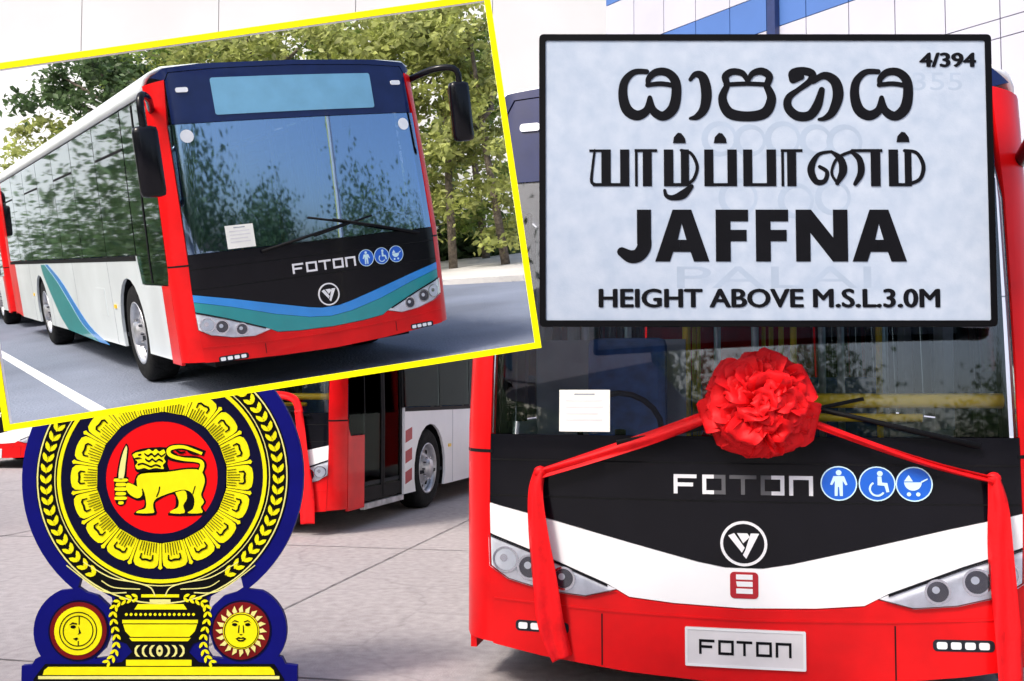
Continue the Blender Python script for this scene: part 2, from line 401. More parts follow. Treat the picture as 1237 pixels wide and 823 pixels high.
        box('floor', (-e + .04, .36, .43), (e - .04, s.L - .06, .47), 'interior_dark', s.rt)
    def arch(s, y, r=.56, zc=.48):
        z0 = s.zb + .06; a0 = math.asin((z0 - zc) / r); return [(y - r * math.cos(a), zc + r * math.sin(a)) for a in [a0 + (math.pi - 2 * a0) * i / 14 for i in range(15)]]
    def sides(s):
        side = {'white': 'white_paint', 'blue': 'pale_paint'}[s.liv]; L, H = s.L, s.H
        zs, zt, z0 = 1.25, H - s.rail, s.zb + .06
        for sd in (-1, 1):
            ye = lambda z: s.yf(s.xs(z), z) + .004
            y_red = .72 if sd > 0 else .60
            # red corner panel behind the front pillar
            s.spanel('corner_panel', sd, [(ye(.3), s.zb + .03), (y_red, s.zb + .03), (y_red, .98), (ye(1) + .06, .98), (ye(1.1) + .012, 1.06), (ye(1.15), 1.15)], 0, .03, 'red_paint')
            b0 = y_red + .008
            if sd > 0:
                d0, d1 = .74, 2.5 if False else 1.86
                mid = (d0 + d1) / 2; pn = ((d0 + .06, mid - .05), (mid + .05, d1 - .06))
                dr = s.spanel('door', sd, [(d0, z0 + .02), (d1, z0 + .02), (d1, zt - .02), (d0, zt - .02)], -.03, .03, 'black_matte', None, [[(a, z0 + .16), (a, zt - .10), (b, zt - .10), (b, z0 + .16)] for a, b in pn])
                s.spanel('door_gap', sd, [(mid - .006, z0 + .03), (mid + .006, z0 + .03), (mid + .006, zt - .03), (mid - .006, zt - .03)], -.026, .006, 'rubber', dr)
                for a, b in pn:
                    s.spanel('door_pane', sd, [(a - .01, z0 + .15), (b + .01, z0 + .15), (b + .01, zt - .09), (a - .01, zt - .09)], -.04, .006, 'side_glass', dr)
                    s.spanel('door_bar', sd, [(a + .02, 1.0), (b - .02, 1.0), (b - .02, 1.025), (a + .02, 1.025)], -.05, .02, 'yellow_rail', dr)
                s.spanel('door_sill', sd, [(d0, z0 - .06), (d1, z0 - .06), (d1, z0), (d0, z0)], -.005, .05, 'rim_metal', dr)
                b0 = d1 + .01
            poly = [(b0, zs), (b0, z0)]
            if s.wb[0] - .56 < b0 + .05:
                ar = [p for p in s.arch(s.wb[0]) if p[0] > b0 + .01]; poly = [(b0, zs), (b0, ar[0][1])] + ar
            else: poly += s.arch(s.wb[0])
            poly += s.arch(s.wb[1]) + [(L - .9, z0), (L - .9, zs)]
            if sd < 0: poly = [(1.42, zs), (1.34, .98), (b0, .98)] + poly[1:]
            s.spanel('lower_panel', sd, poly, 0, .03, side)
            s.spanel('rear_quarter', sd, [(L - .895, z0), (L - .05, z0 + .05), (L - .05, zt), (L - .30, zt), (L - .30, zs), (L - .895, zs)], 0, .03, 'red_paint')
            # panel seams and fuel flap
            for y in (s.wb[0] + .85, (s.wb[0] + s.wb[1]) / 2, s.wb[1] - .85, s.wb[1] + .9):
                if b0 + .2 < y < L - 1: s.spanel('panel_seam', sd, [(y, z0 + .01), (y + .012, z0 + .01), (y + .012, zs - .02), (y, zs - .02)], .0015, .004, 'interior_grey')
            s.spanel('flap', sd, [(s.wb[0] + 1.2, .62), (s.wb[0] + 1.65, .62), (s.wb[0] + 1.65, .92), (s.wb[0] + 1.2, .92)], .004, .006, side)
            for y in (s.wb[0] + .68, s.wb[1] + .75): s.spanel('side_marker', sd, [(y, .72), (y + .09, .72), (y + .09, .76), (y, .76)], .012, .014, 'yellow_rail')
            # windows
            gl = s.gl[1]
            if sd < 0:
                pw = s.spanel('driver_window', sd, [(ye(1.1) + .02, 1.07), (ye(1) + .07, .99), (1.335, .99), (1.405, zs + .01), (1.405, zt - .01), (ye(zt) + .02, zt - .01), (ye(2.2) + .02, 2.2), (ye(1.7) + .02, 1.7)], -.004, .006, gl)
                s.spanel('window_bar', sd, [(.9, 1.0), (.935, 1.0), (.935, zt - .02), (.9, zt - .02)], .002, .02, 'black_matte', pw)
                y = 1.43
            else:
                s.spanel('quarter_window', sd, [(ye(1.1) + .02, 1.07), (ye(1) + .07, .99), (.725, .99), (.725, zt - .01), (ye(zt) + .02, zt - .01), (ye(2.2) + .02, 2.2), (ye(1.7) + .02, 1.7)], -.004, .006, gl); y = 1.88
            n = int(round((L - .32 - y) / 1.28)); st = (L - .32 - y) / n
            for k in range(n):
                a, b = y + st * k, y + st * (k + 1)
                wn = s.spanel('window', sd, [(a + .012, zs + .01), (b - .012, zs + .01), (b - .012, zt - .01), (a + .012, zt - .01)], -.004, .006, gl)
                s.spanel('pillar', sd, [(a - .045, zs), (a + .045, zs), (a + .045, zt), (a - .045, zt)], -.014, .05, 'black_matte', wn)
                if k % 2 == 0: s.spanel('vent_bar', sd, [(a + .05, zt - .36), (b - .05, zt - .36), (b - .05, zt - .335), (a + .05, zt - .335)], .0, .008, 'black_matte', wn)
            s.spanel('waist_band', sd, [(y, zs - .045), (L - .32, zs - .045), (L - .32, zs), (y, zs)], .003, .012, 'black_matte')
            if s.liv == 'blue' and sd < 0:
                c = s.wb[1]
                s.spanel('swoosh', sd, smooth_path([(c - .7, 1.19), (c - 1.5, .98), (c - 2.3, .70), (c - 3.0, .45), (c - 3.9, .29)], 4) + smooth_path([(c - 1.9, .33), (c - 1.4, .5), (c - .85, .8), (c - .45, 1.05), (c - .35, 1.19)], 4), .0022, .006, 'teal_paint')
                s.spanel('swoosh', sd, smooth_path([(c - 1.0, 1.19), (c - 1.9, .98), (c - 2.7, .70), (c - 3.5, .45), (c - 4.5, .29)], 4) + smooth_path([(c - 3.95, .29), (c - 3.05, .45), (c - 2.35, .70), (c - 1.55, .98), (c - .76, 1.19)], 4), .0022, .006, 'blue_paint')
            if s.liv == 'white' and sd > 0:
                for k in range(3): s.spanel('side_stripe', sd, [(b0 + .03, .36 + .24 * k), (b0 + .03, .50 + .24 * k), (b0 + .24, .54 + .24 * k), (b0 + .24, .40 + .24 * k)] if s.wb[0] - .6 > b0 + .1 else [(b0 + .02, .36 + .24 * k), (b0 + .02, .5 + .24 * k), (b0 + .12, .5 + .24 * k), (b0 + .12, .36 + .24 * k)], .0022, .006, 'badge_red')
                s.spanel('side_mark', sd, [(s.wb[0] + 1.75, .86), (s.wb[0] + 2.0, .86), (s.wb[0] + 2.0, 1.02), (s.wb[0] + 1.75, 1.02)], .0022, .006, 'badge_red')
            # wheel wells
            for yw in s.wb:
                pts = s.arch(yw); bm = bmesh.new(); x0, x1 = sd * (s.xs(.5) - .031), sd * (s.xs(.5) - .42)
                va = [bm.verts.new((x0, a, b)) for a, b in pts]; vb = [bm.verts.new((x1, a, b)) for a, b in pts]
                for i in range(len(pts) - 1): bm.faces.new((va[i], va[i + 1], vb[i + 1], vb[i]))
                bm.faces.new(vb); from_bm('wheel_well', bm, 'black_matte', s.rt)
    def front(s, plate, badge_e, dim_t):
        H, zb = s.H, s.zb; P = s.fpanel
        e = lambda z: s.xs(z) - .001
        zc = H - .15
        for q in (-1, 1):
            P('front_pillar', [(q * 1.135, zb + s.up), (q * e(.3), zb + s.up + .005), (q * e(.9), .90), (q * e(1.2), 1.2), (q * e(zc), zc), (q * 1.10, zc + .02), (q * 1.135, 2.3), (q * 1.15, 1.3), (q * 1.155, .9), (q * 1.15, .6)], .006, .04, 'red_paint')
            P('pillar_seam', [(q * 1.14, 1.135), (q * e(1.1), 1.135), (q * e(1.1), 1.15), (q * 1.14, 1.15)], .0075, .004, 'black_matte')
        W = 1.145
        # windscreen, display header, top cap
        ws = P('windscreen', [(-W, 1.23), (W, 1.23), (1.128, 2.3), (1.10, H - .50), (-1.10, H - .50), (-1.128, 2.3)], 0, .008, s.gl[0])
        hd = P('header', [(-1.10, H - .495), (1.10, H - .495), (1.095, H - .14), (1.06, H - .075), (.7, H - .055), (0, H - .045), (-.7, H - .055), (-1.06, H - .075), (-1.095, H - .14)], .001, .03, 'navy_gloss')
        P('destination_display', rrect(-.74, H - .44, .72, H - .13, .02), .006, .008, 'display', hd)
        for q in (-1, 1): P('marker_lamp', rrect(q * .98 - .05, H - .24, q * .98 + .05, H - .20, .015), .012, .014, 'lamp_white', hd)
        for q in (-1, 1) if s.liv == 'blue' else (): P('round_sticker', circle(q * 1.0, H - .60, .055, 16), .004, .003, 'lamp_white', ws)
        P('roof_lip', [(-1.10, H - .135), (-1.065, H - .07), (-.7, H - .05), (0, H - .04), (.7, H - .05), (1.065, H - .07), (1.10, H - .135), (1.19, H - .1), (1.10, H - .035), (.8, H - .008), (0, H), (-.8, H - .008), (-1.10, H - .035), (-1.19, H - .1)], .004, .03, 'navy_gloss' if s.liv == 'blue' else 'navy_gloss')
        # black apron, V stripe, bumper
        vt = [(-1.153, .895), (-.85, .825), (-.5, .735), (-.2, .66), (-.08, .638), (.08, .638), (.2, .66), (.5, .735), (.85, .825), (1.153, .895)]
        P('apron', [(x, z + .004) for x, z in vt] + [(1.15, 1.225), (-1.15, 1.225)], .004, .03, 'black_gloss')
        for z in (1.10, .93): P('apron_seam', [(-1.148, z), (1.148, z), (1.148, z + .008), (-1.148, z + .008)], .0055, .004, 'black_matte')
        vl = [(-1.150, .752), (-.9, .665), (-.6, .545), (-.5, .490), (-.3, .472), (0, .462), (.3, .472), (.5, .490), (.6, .545), (.9, .665), (1.150, .752)]
        if s.liv == 'white': P('white_stripe', vt + [(x, z) for x, z in vl[::-1]], .006, .03, 'white_paint')
        else:
            vm = [(-1.152, .835), (-.85, .755), (-.5, .645), (-.2, .575), (0, .555), (.2, .575), (.5, .645), (.85, .755), (1.152, .835)]
            P('blue_stripe', vt + vm[::-1], .006, .03, 'blue_paint'); P('teal_stripe', [(x, z - .003) for x, z in vm] + vl[::-1], .006, .03, 'teal_paint')
        hl = [(-1.150, .747), (-.9, .660), (-.56, .522), (-.70, .485), (-.88, .50), (-1.06, .545), (-1.145, .60)]
        bt = [(-1.148, .595), (-1.06, .540), (-.88, .495), (-.70, .480), (-.555, .517), (-.5, .485), (-.3, .467), (0, .457), (.3, .467), (.5, .485), (.555, .517), (.70, .480), (.88, .495), (1.06, .540), (1.148, .595)]
        bb = [(1.134, zb + s.up - .005), (.9, zb + s.up * .62), (.5, zb + s.up * .24), (0, zb), (-.5, zb + s.up * .24), (-.9, zb + s.up * .62), (-1.134, zb + s.up - .005)]
        bu = P('bumper', bt + bb, .010, .05, 'red_paint')
        P('bumper_crease', [(-1.13, .452), (-.6, .425), (0, .413), (.6, .425), (1.13, .452), (1.13, .444), (.6, .417), (0, .405), (-.6, .417), (-1.13, .444)], .014, .008, 'red_paint', bu)
        for q in (-1, 1):
            pol = [(q * -x, z) for x, z in hl] if q > 0 else hl
            h = P('headlight', pol, .004, .03, 'lamp_house')
            for (x, z, r, mm) in ((1.075, .632, .052, 'lamp_white'), (.96, .602, .050, 'lamp_dark'), (.80, .558, .045, 'lamp_dark')):
                x *= q
                P('lamp_ring', circle(x, z, r + .010, 24), .010, .010, 'chrome', h, [circle(x, z, r, 24)])
                P('lamp', circle(x, z, r - .001, 24), .008, .010, mm, h); P('bulb', circle(x - .008, z + .008, r * .35, 14), .011, .004, 'lamp_white' if mm == 'lamp_dark' else 'chrome', h)
            P('lens', [(x * .995 + (.004 * q), z * .998 + .001) for x, z in pol], .026, .003, 'clear_cover', h)
            P('bumper_joint', [(q * .62, zb + .05), (q * .626, zb + .05), (q * .626, .408), (q * .62, .408)], .0115, .004, 'black_matte', bu)
            P('brow', [(q * 1.148, .748), (q * .9, .661), (q * .6, .541), (q * .60, .531), (q * .9, .650), (q * 1.148, .736)], .009, .008, 'black_gloss', h)
            fx = q * .90
            fg = P('fog_lamp', rrect(fx - .125, .305, fx + .125, .355, .018), .012, .010, 'interior_dark', bu)
            for k in range(4): P('led', rrect(fx - .11 + .057 * k, .315, fx - .068 + .057 * k, .345, .008), .016, .008, 'lamp_white', bu)
        # lettering FOTON
        z1, z2, t = .965, 1.052, .017
        def bar(n, x0, a, x1, b, m='letter_white'): P(n, [(x0, a), (x1, a), (x1, b), (x0, b)], .0085, .008, m, lt)
        lt = empty('maker_name', (0, 0, 0)); lt.parent = s.rt
        dk = 'letter_dim' if dim_t else 'letter_white'
        x = -.30
        bar('letter', x, z1, x + t, z2); bar('letter', x + t, z2 - t, x + .10, z2); bar('letter', x + t, z1 + .033, x + .085, z1 + .033 + t)
        x = -.175
        bar('letter', x, z1, x + t, z2); bar('letter', x + t, z2 - t, x + .05, z2); bar('letter', x + t, z1, x + .05, z1 + t)
        bar('letter', x + .05, z2 - t, x + .1, z2, dk); bar('letter', x + .05, z1, x + .1, z1 + t, dk); bar('letter', x + .1 - t, z1 + t, x + .1, z2 - t, dk)
        x = -.058
        bar('letter', x, z2 - t, x + .115, z2, dk); bar('letter', x + .049, z1, x + .049 + t, z2 - t, dk)
        x = .075
        bar('letter', x, z1, x + t, z2, dk); bar('letter', x + t, z2 - t, x + .045, z2, dk); bar('letter', x + t, z1, x + .045, z1 + t, dk)
        bar('letter', x + .045, z2 - t, x + .1, z2); bar('letter', x + .045, z1, x + .1, z1 + t); bar('letter', x + .1 - t, z1 + t, x + .1, z2 - t)
        x = .195
        bar('letter', x, z1, x + t, z2); bar('letter', x + t, z2 - t, x + .1, z2); bar('letter', x + .1 - t, z1, x + .1, z2 - t)
        # three round blue pictograms
        for k, xx in enumerate((.402, .560, .712)):
            zc2 = 1.022; d = P('round_sign', circle(xx, zc2, .076, 28), .0085, .006, 'sign_blue')
            P('sign_ring', circle(xx, zc2, .076, 28), .0105, .004, 'picto', d, [circle(xx, zc2, .071, 28)])
            def pc(poly): P('pictogram', [(xx + a, zc2 + b) for a, b in poly], .0105, .004, 'picto', d)
            if k == 0:
                pc(circle(0, .047, .012, 12)); pc([(-.022, .032), (.022, .032), (.036, -.005), (.028, -.008), (.016, .012), (.016, -.055), (.004, -.055), (.001, -.015), (-.004, -.015), (-.006, -.055), (-.018, -.055), (-.016, .012), (-.028, -.008), (-.036, -.005)])
            elif k == 1:
                pc(circle(.012, .045, .012, 12)); pc([(.002, .032), (.018, .032), (.02, .006), (.042, .004), (.05, -.035), (.038, -.037), (.03, -.008), (.002, -.006)])
                pc(circle(.0, -.022, .034, 16, R(120), R(330)) + circle(.0, -.022, .026, 16, R(120), R(330))[::-1])
            else:
                pc(circle(-.005, .008, .036, 14, R(180), R(360))); pc([(-.041, .012), (-.005, .012), (-.022, .04)]); pc([(.03, .006), (.055, .02), (.055, .026), (.028, .012)])
                pc(circle(-.022, -.044, .009, 10)); pc(circle(.016, -.044, .009, 10))
        # badge
        bx, bz = 0, .748
        bd = P('badge', circle(bx, bz, .098, 36), .0085, .006, 'black_gloss'); P('badge_ring', circle(bx, bz, .100, 36), .0115, .006, 'letter_white', bd, [circle(bx, bz, .088, 36)])
        for pol in ([(-.066, .035), (-.040, .046), (.004, -.018), (-.008, -.040)], [(-.028, .046), (.016, .046), (.026, .03), (-.002, -.028 + .03)], [(.030, .046), (.066, .046), (.010, -.066), (-.004, -.05), (.006, -.03)]):
            P('badge_bar', [(bx + a, bz + b) for a, b in pol], .0115, .006, 'letter_white', bd)
        if badge_e:
            q = P('square_badge', rrect(-.060, .505, .060, .622, .018), .0085, .006, 'badge_red')
            for k in range(3): P('badge_bar', [(-.034 + .004 * (k == 1), .527 + .031 * k), (.036, .527 + .031 * k), (.036, .549 + .031 * k), (-.034, .549 + .031 * k)], .0105, .004, 'letter_white', q)
        if plate:
            z0, z1 = .200, .372
            pl = P('number_plate', rrect(-.255, z0, .255, z1, .006), .018, .012, 'plate', bu)
            P('plate_rim', rrect(-.255, z0, .255, z1, .006), .0205, .006, 'letter_white', bu, [rrect(-.244, z0 + .011, .244, z1 - .011, .004)])
            def lb(a, b, c, d2): P('plate_letter', [(-.195 + a * .39, z0 + .055 + b * .065), (-.195 + c * .39, z0 + .055 + b * .065), (-.195 + c * .39, z0 + .055 + d2 * .065), (-.195 + a * .39, z0 + .055 + d2 * .065)], .0195, .004, 'ink', bu)
            tt = .028
            for (a, b, c, d2) in ((0, 0, tt, 1), (tt, .82, .17, 1), (tt, .42, .145, .6), (.21, 0, .21 + tt, 1), (.21 + tt, .82, .38, 1), (.21 + tt, 0, .38, .18), (.38 - tt, .18, .38, .82), (.41, .82, .58, 1), (.481, 0, .509, .82),
                                  (.62, 0, .62 + tt, 1), (.62 + tt, .82, .79, 1), (.62 + tt, 0, .79, .18), (.79 - tt, .18, .79, .82), (.83, 0, .83 + tt, 1), (.83 + tt, .82, 1, 1), (1 - tt, 0, 1, .82)): lb(a, b, c, d2)
        # wipers
        for (x0, x1, za, zb2) in ((-.55, .30, 1.19, 1.36), (.98, .12, 1.19, 1.40)):
            f = lambda x, z, o: (x, s.yf(x, z) - o, z)
            wp = tube('wiper', [f(x0, za, .03), f(x0 + (x1 - x0) * .5, (za + zb2) / 2, .05), f(x1, zb2, .035)], [.014, .011, .008], 'black_matte', s.rt, 8)
            tube('blade', [f(x1 - (x1 - x0) * .42, zb2 - .09 , .014), f(x1 + (x1 - x0) * .25, zb2 + .035, .014)], .009, 'black_matte', wp, 6)
    def inside(s):
        H = s.H; rt = s.rt; E = s.xs(2) - .06
        dash = box('dashboard', (-E + .1, .52, .47), (E - .1, .82, 1.18), 'interior_dark', rt, .05)
        bm = bmesh.new(); tube_bm(bm, [(-.62 + .22 * math.cos(a), .88 - .08 * math.sin(a), 1.22 + .20 * math.sin(a)) for a in [2 * math.pi * i / 20 for i in range(21)]], .016, 8)
        tube_bm(bm, [(-.62, .84, 1.0), (-.62, .88, 1.22)], .03, 8); from_bm('steering_wheel', bm, 'black_matte', rt, True)
        box('seat_cover', (-.86, 1.38, .9), (-.4, 1.5, 1.75), 'seat_blue', rt, .05); box('driver_seat', (-.86, 1.0, .85), (-.4, 1.42, .98), 'seat_blue', rt, .04)
        box('partition', (-E + .02, 1.62, .47), (-.30, 1.65, 1.75), 'interior_grey', rt)
        for x, y in ((-.3, 1.66), (.34, 1.9), (.34, 3.3), (-.34, 3.3), (.34, 5), (-.34, 5), (.34, 6.8), (-.34, 6.8), (.85, 2.0)): tube('hand_pole', [(x, y, .47), (x, y, H - .1)], .02, 'yellow_rail', rt, 8)
        for x, y in ((-.95, 2.0), (-.72, 2.5), (-.12, 2.7), (.12, 2.2), (.55, 2.4), (.72, 2.9), (.95, 2.6), (-1.1, 3.2), (1.08, 3.4)): tube('stanchion', [(x, y, .47), (x, y, H - .1)], .024, 'rim_metal', rt, 8)
        for q in (-1, 1):
            for y in (1.75, 3.1, 4.4): box('curtain', (q * (E - .02) - .03, y, 1.2), (q * (E - .02) + .03, y + .28, H - .45), 'interior_grey', rt, .012)
        for x in (-.5, .5): tube('hand_rail', [(x, 1.8, H - .45), (x, s.L - 1, H - .45)], .02, 'yellow_rail', rt, 8)
        tube('guard_rail', [(.15, .27, 1.385), (1.13, .27, 1.385)], .034, 'yellow_rail', rt, 8); tube('guard_rail', [(.15, .31, 1.305), (.80, .31, 1.305)], .020, 'yellow_rail', rt, 8)
        for y in (3.6, 4.6, 5.6, 6.6, 7.6, 8.6, 9.6):
            for q in (-1, 1):
                bm = bmesh.new(); box_bm(bm, (q * .75 - .38, y, .85), (q * .75 + .38, y + .42, .95), .03); box_bm(bm, (q * .75 - .38, y + .40, .9), (q * .75 + .38, y + .48, 1.55), .03)
                box_bm(bm, (q * .75 - .3, y + .1, .47), (q * .75 + .3, y + .3, .85)); from_bm('passenger_seat', bm, 'seat_blue', rt)
        f = lambda x, z, o: s.yf(x, z) + o
        x0, z0 = -.82, 1.30
        o = s.fpanel('paper_notice', [(x0, z0 - .06), (x0 + .235, z0 - .06), (x0 + .235, z0 + .135), (x0, z0 + .135)], -.0, -.0030, 'paper')
        for k, (a, b) in enumerate(((.07, .165), (.03, .20), (.03, .205), (.03, .18), (.03, .20))): s.fpanel('print_line', [(x0 + a, z0 + .11 - .03 * k), (x0 + b, z0 + .11 - .03 * k), (x0 + b, z0 + .118 - .03 * k), (x0 + a, z0 + .118 - .03 * k)], .0036, .0004, 'plate' if k else 'interior_grey', o)
    def wheels(s):
        for yw in s.wb:
            for sd in (-1, 1):
                x = sd * (s.xs(.4) - .035); we = empty('wheel', (x, yw, .49)); we.parent = s.rt
                lathe_x('tyre', [(0, .30), (.0, .31), (.012, .40), (0, .455), (-.03, .485), (-.06, .490), (-.24, .490), (-.27, .47), (-.29, .40), (-.27, .30)], 'rubber', we, 40, sd)
                rim = lathe_x('rim', [(-.02, .305), (.004, .312), (.004, .296), (-.05, .28), (-.09, .27), (-.07, .20), (-.02, .15), (-.015, .12), (.035, .11), (.04, .03), (.04, .001)], 'rim_metal', we, 36, sd)
                bm = bmesh.new()
                for k in range(10):
                    a = 2 * math.pi * k / 10; c = Vector((sd * -.012, .135 * math.cos(a), .135 * math.sin(a)))
                    tube_bm(bm, [c - Vector((sd * .02, 0, 0)), c + Vector((sd * .03, 0, 0))], .014, 6)
                tag(from_bm('wheel_nuts', bm, 'chrome', rim), kind='stuff')
                bm = bmesh.new()
                for k in range(10):
                    a = 2 * math.pi * (k + .5) / 10; c = Vector((sd * -.078, .232 * math.cos(a), .232 * math.sin(a)))
                    tube_bm(bm, [c - Vector((sd * .01, 0, 0)), c + Vector((sd * .008, 0, 0))], .028, 8)
                tag(from_bm('rim_holes', bm, 'black_matte', rim), kind='stuff')
    def mirror(s, q):
        x, y, z = q; sd = 1 if x > 0 else -1
        bm = bmesh.new(); box_bm(bm, (x - .098, y - .06, z - .31), (x + .098, y + .06, z + .24), .05)
        m = from_bm('mirror', bm, 'black_gloss', s.rt, True)
        zt = min(z + .42, s.H - .18); xe = sd * (s.xs(zt) - .03)
        tube('mirror_arm', smooth_path([(xe, s.yf(xe, zt) + .03, zt), (x * .5 + xe * .5, y * .6 + .1, zt + .06), (x, y, zt + .02), (x, y + .01, z + .1)], 5), .03, 'black_gloss', m, 10)
        box('mirror_glass', (x - .08, y + .061, z - .26), (x + .08, y + .066, z + .18), 'chrome', m)

bigbus = Bus('city_bus', 'red city bus with white V stripe, red rosette on its front and a number plate', None, dim_t=True, zb=.125, W2=1.30, up=.115,
             mirrors=((1.18, -.36, 2.06), (-1.62, .12, 2.1)))
bigbus.rt.location = (1.037, 4.672, 0); bigbus.rt.rotation_euler = (0, 0, -.202); bigbus.rt.scale = (1.025, 1, 1)

# second bus behind: axis back = (.158, .987); its door-side front corner near pixel 440
bus2 = Bus('city_bus', 'red and white city bus with closed black door, standing behind the blue and yellow emblem', 'city buses on the concrete yard', zb=.19, wb=(2.75, 8.7))
bus2.rt.rotation_euler = (0, 0, -.27)
_c = Vector((math.cos(-.27), math.sin(-.27), 0)); _b = Vector((-_c.y, _c.x, 0))
p = at_depth(440, 613, 10.9); p.z = 0
bus2.rt.location = p - _c * 1.275 - _b * .72
tag(bigbus.rt, group='city buses on the concrete yard')
bus3 = copy_tree(bus2.rt)
bus3['label'] = 'far red city bus, only its bumper showing past the edge of the blue emblem'
p = at_depth(60, 550, 19.6); bus3.location = (p.x - 1.1, 19.6, 0); bus3.rotation_euler = (0, 0, -.12)

# ------------------------------------------------------------------ ribbon with rosette on the big bus
def make_ribbon():
    b = bigbus; rt = empty('ribbon_rosette', (0, 0, 0), 'big red ribbon rosette with two hanging tails across the bus windscreen', 'rosette', 'red ribbons on the buses')
    rt.matrix_world = b.rt.matrix_basis.copy(); rt.location = b.rt.location; rt.rotation_euler = b.rt.rotation_euler; rt.scale = b.rt.scale
    rnd = random.Random(5); cx, cz = .075, 1.365; y0 = b.yf(cx, cz) - .03
    # petal: a rounded, rolled-over loop of ribbon
    meshes = []
    for v in range(8):
        bm = bmesh.new(); L, W = .19 + .006 * (v % 4), .050 + .006 * (v % 3); nu, nv = 14, 10; grid = []
        for i in range(nu + 1):
            t = i / nu; row = []
            for j in range(nv + 1):
                u = j / nv * 2 - 1
                wd = W * (.18 + .95 * math.sin(math.pi * min(1, .10 + .62 * t)) ** 1.2) * (1 if t < .75 else math.sqrt(max(.02, 1 - ((t - .75) / .27) ** 2)))
                z_ = L * math.sin(min(t, .86) * 1.35) / math.sin(.86 * 1.35) * (1 if t < .86 else 1 - (t - .86) * .35)
                y_ = .030 * math.sin(t * 3.0) - (0 if t < .6 else .10 * (t - .6) ** 1.5) + .020 * u * u * math.sin(t * 2.6) + .007 * math.sin(u * 5.5 + v * 1.7) * t
                row.append(bm.verts.new((u * wd + .008 * math.sin(4 * t + v), y_, z_)))
            grid.append(row)
        for i in range(nu):
            for j in range(nv): bm.faces.new((grid[i][j], grid[i][j + 1], grid[i + 1][j + 1], grid[i + 1][j]))
        me = bpy.data.meshes.new('petal'); bm.to_mesh(me); bm.free(); me.shade_smooth(); me.materials.append(M['ribbon']); meshes.append(me)
    for el, n, sc in ((89, 19, 1.17), (78, 18, 1.17), (66, 17, 1.13), (54, 15, 1.07), (41, 12, 1.0), (27, 9, .95), (12, 5, .9)):
        for k in range(n):
            e_ = R(el + rnd.uniform(-10, 9)); az = 2 * math.pi * (k + rnd.uniform(-.4, .4)) / n + el
            d = Vector((math.sin(e_) * math.cos(az), -math.cos(e_), math.sin(e_) * math.sin(az)))
            o = bpy.data.objects.new('petal', rnd.choice(meshes)); COL.objects.link(o); o.parent = rt
            yv = Vector((0, -1, 0)) - d * (-d.y); yv = yv.normalized() if yv.length > .05 else d.orthogonal().normalized()
            xv = yv.cross(d); q = Matrix((xv, yv, d)).transposed().to_4x4(); s_ = sc * rnd.uniform(.92, 1.08)
            o.matrix_local = Matrix.Translation((cx, y0 - .03, cz)) @ q @ Matrix.Rotation(rnd.uniform(-.95, .95), 4, 'Z') @ Matrix.Diagonal((s_ * rnd.uniform(.95, 1.2), s_, s_, 1))
    def strip(name, pts, tw, th=.0012):    # pts (x, z, off, width)
        P = smooth_path([(*q, ) for q in pts], 10); bm = bmesh.new(); rows = []
        for i, (x, z, off, wd) in enumerate(P):
            a, c = P[max(i - 1, 0)], P[min(i + 1, len(P) - 1)]; t = Vector((c[0] - a[0], c[1] - a[1])).normalized(); nrm = Vector((-t.y, t.x)); row = []
            for j in range(7):
                u = j / 6 * 2 - 1; X = x + nrm.x * u * wd / 2; Z = z + nrm.y * u * wd / 2
                fold = .012 * math.sin(u * 4 + i * .13) + .004 * math.sin(u * 9 + i * .31) + tw * u * math.sin(i * .09)
                row.append(bm.verts.new((X, b.yf(max(-1.2, min(1.2, X)), Z) - off - fold - .012, Z)))
            rows.append(row)
        for i in range(len(rows) - 1):
            for j in range(6): bm.faces.new((rows[i][j], rows[i][j + 1], rows[i + 1][j + 1], rows[i + 1][j]))
        o = from_bm(name, bm, 'ribbon', rt, True); so_ = o.modifiers.new('s', 'SOLIDIFY'); so_.thickness = th
    strip('ribbon_swag', [(-.10, 1.335, .07, .055), (-.35, 1.235, .045, .06), (-.62, 1.14, .035, .055), (-.90, 1.045, .03, .045)], .012)
    strip('ribbon_swag', [(.24, 1.31, .07, .035), (.52, 1.20, .05, .03), (.80, 1.105, .04, .03), (1.035, 1.045, .03, .03)], .006)
    strip('ribbon_tail', [(-.905, 1.06, .035, .05), (-.925, .95, .04, .075), (-.91, .75, .035, .105), (-.88, .55, .035, .12), (-.85, .35, .04, .12), (-.80, .20, .045, .085)], .02)
    strip('ribbon_tail', [(1.03, 1.06, .035, .05), (1.045, .95, .04, .075), (1.05, .75, .035, .09), (1.065, .5, .035, .10), (1.075, .3, .04, .11), (1.08, .12, .05, .11)], .02)
    for x, z in ((-.905, 1.052), (1.032, 1.052)):
        bm = bmesh.new(); bmesh.ops.create_icosphere(bm, subdivisions=2, radius=.028, matrix=Matrix.Translation((x, b.yf(x, z) - .035, z)) @ Matrix.Diagonal((1.1, .8, 1, 1))); from_bm('ribbon_knot', bm, 'ribbon', rt, True)
    # ribbon on the second bus
    b2 = bus2; r2 = empty('ribbon', (0, 0, 0), 'narrow red ribbon draped over the headlight of the bus behind the emblem', 'ribbon', 'red ribbons on the buses')
    r2.location = b2.rt.location; r2.rotation_euler = b2.rt.rotation_euler
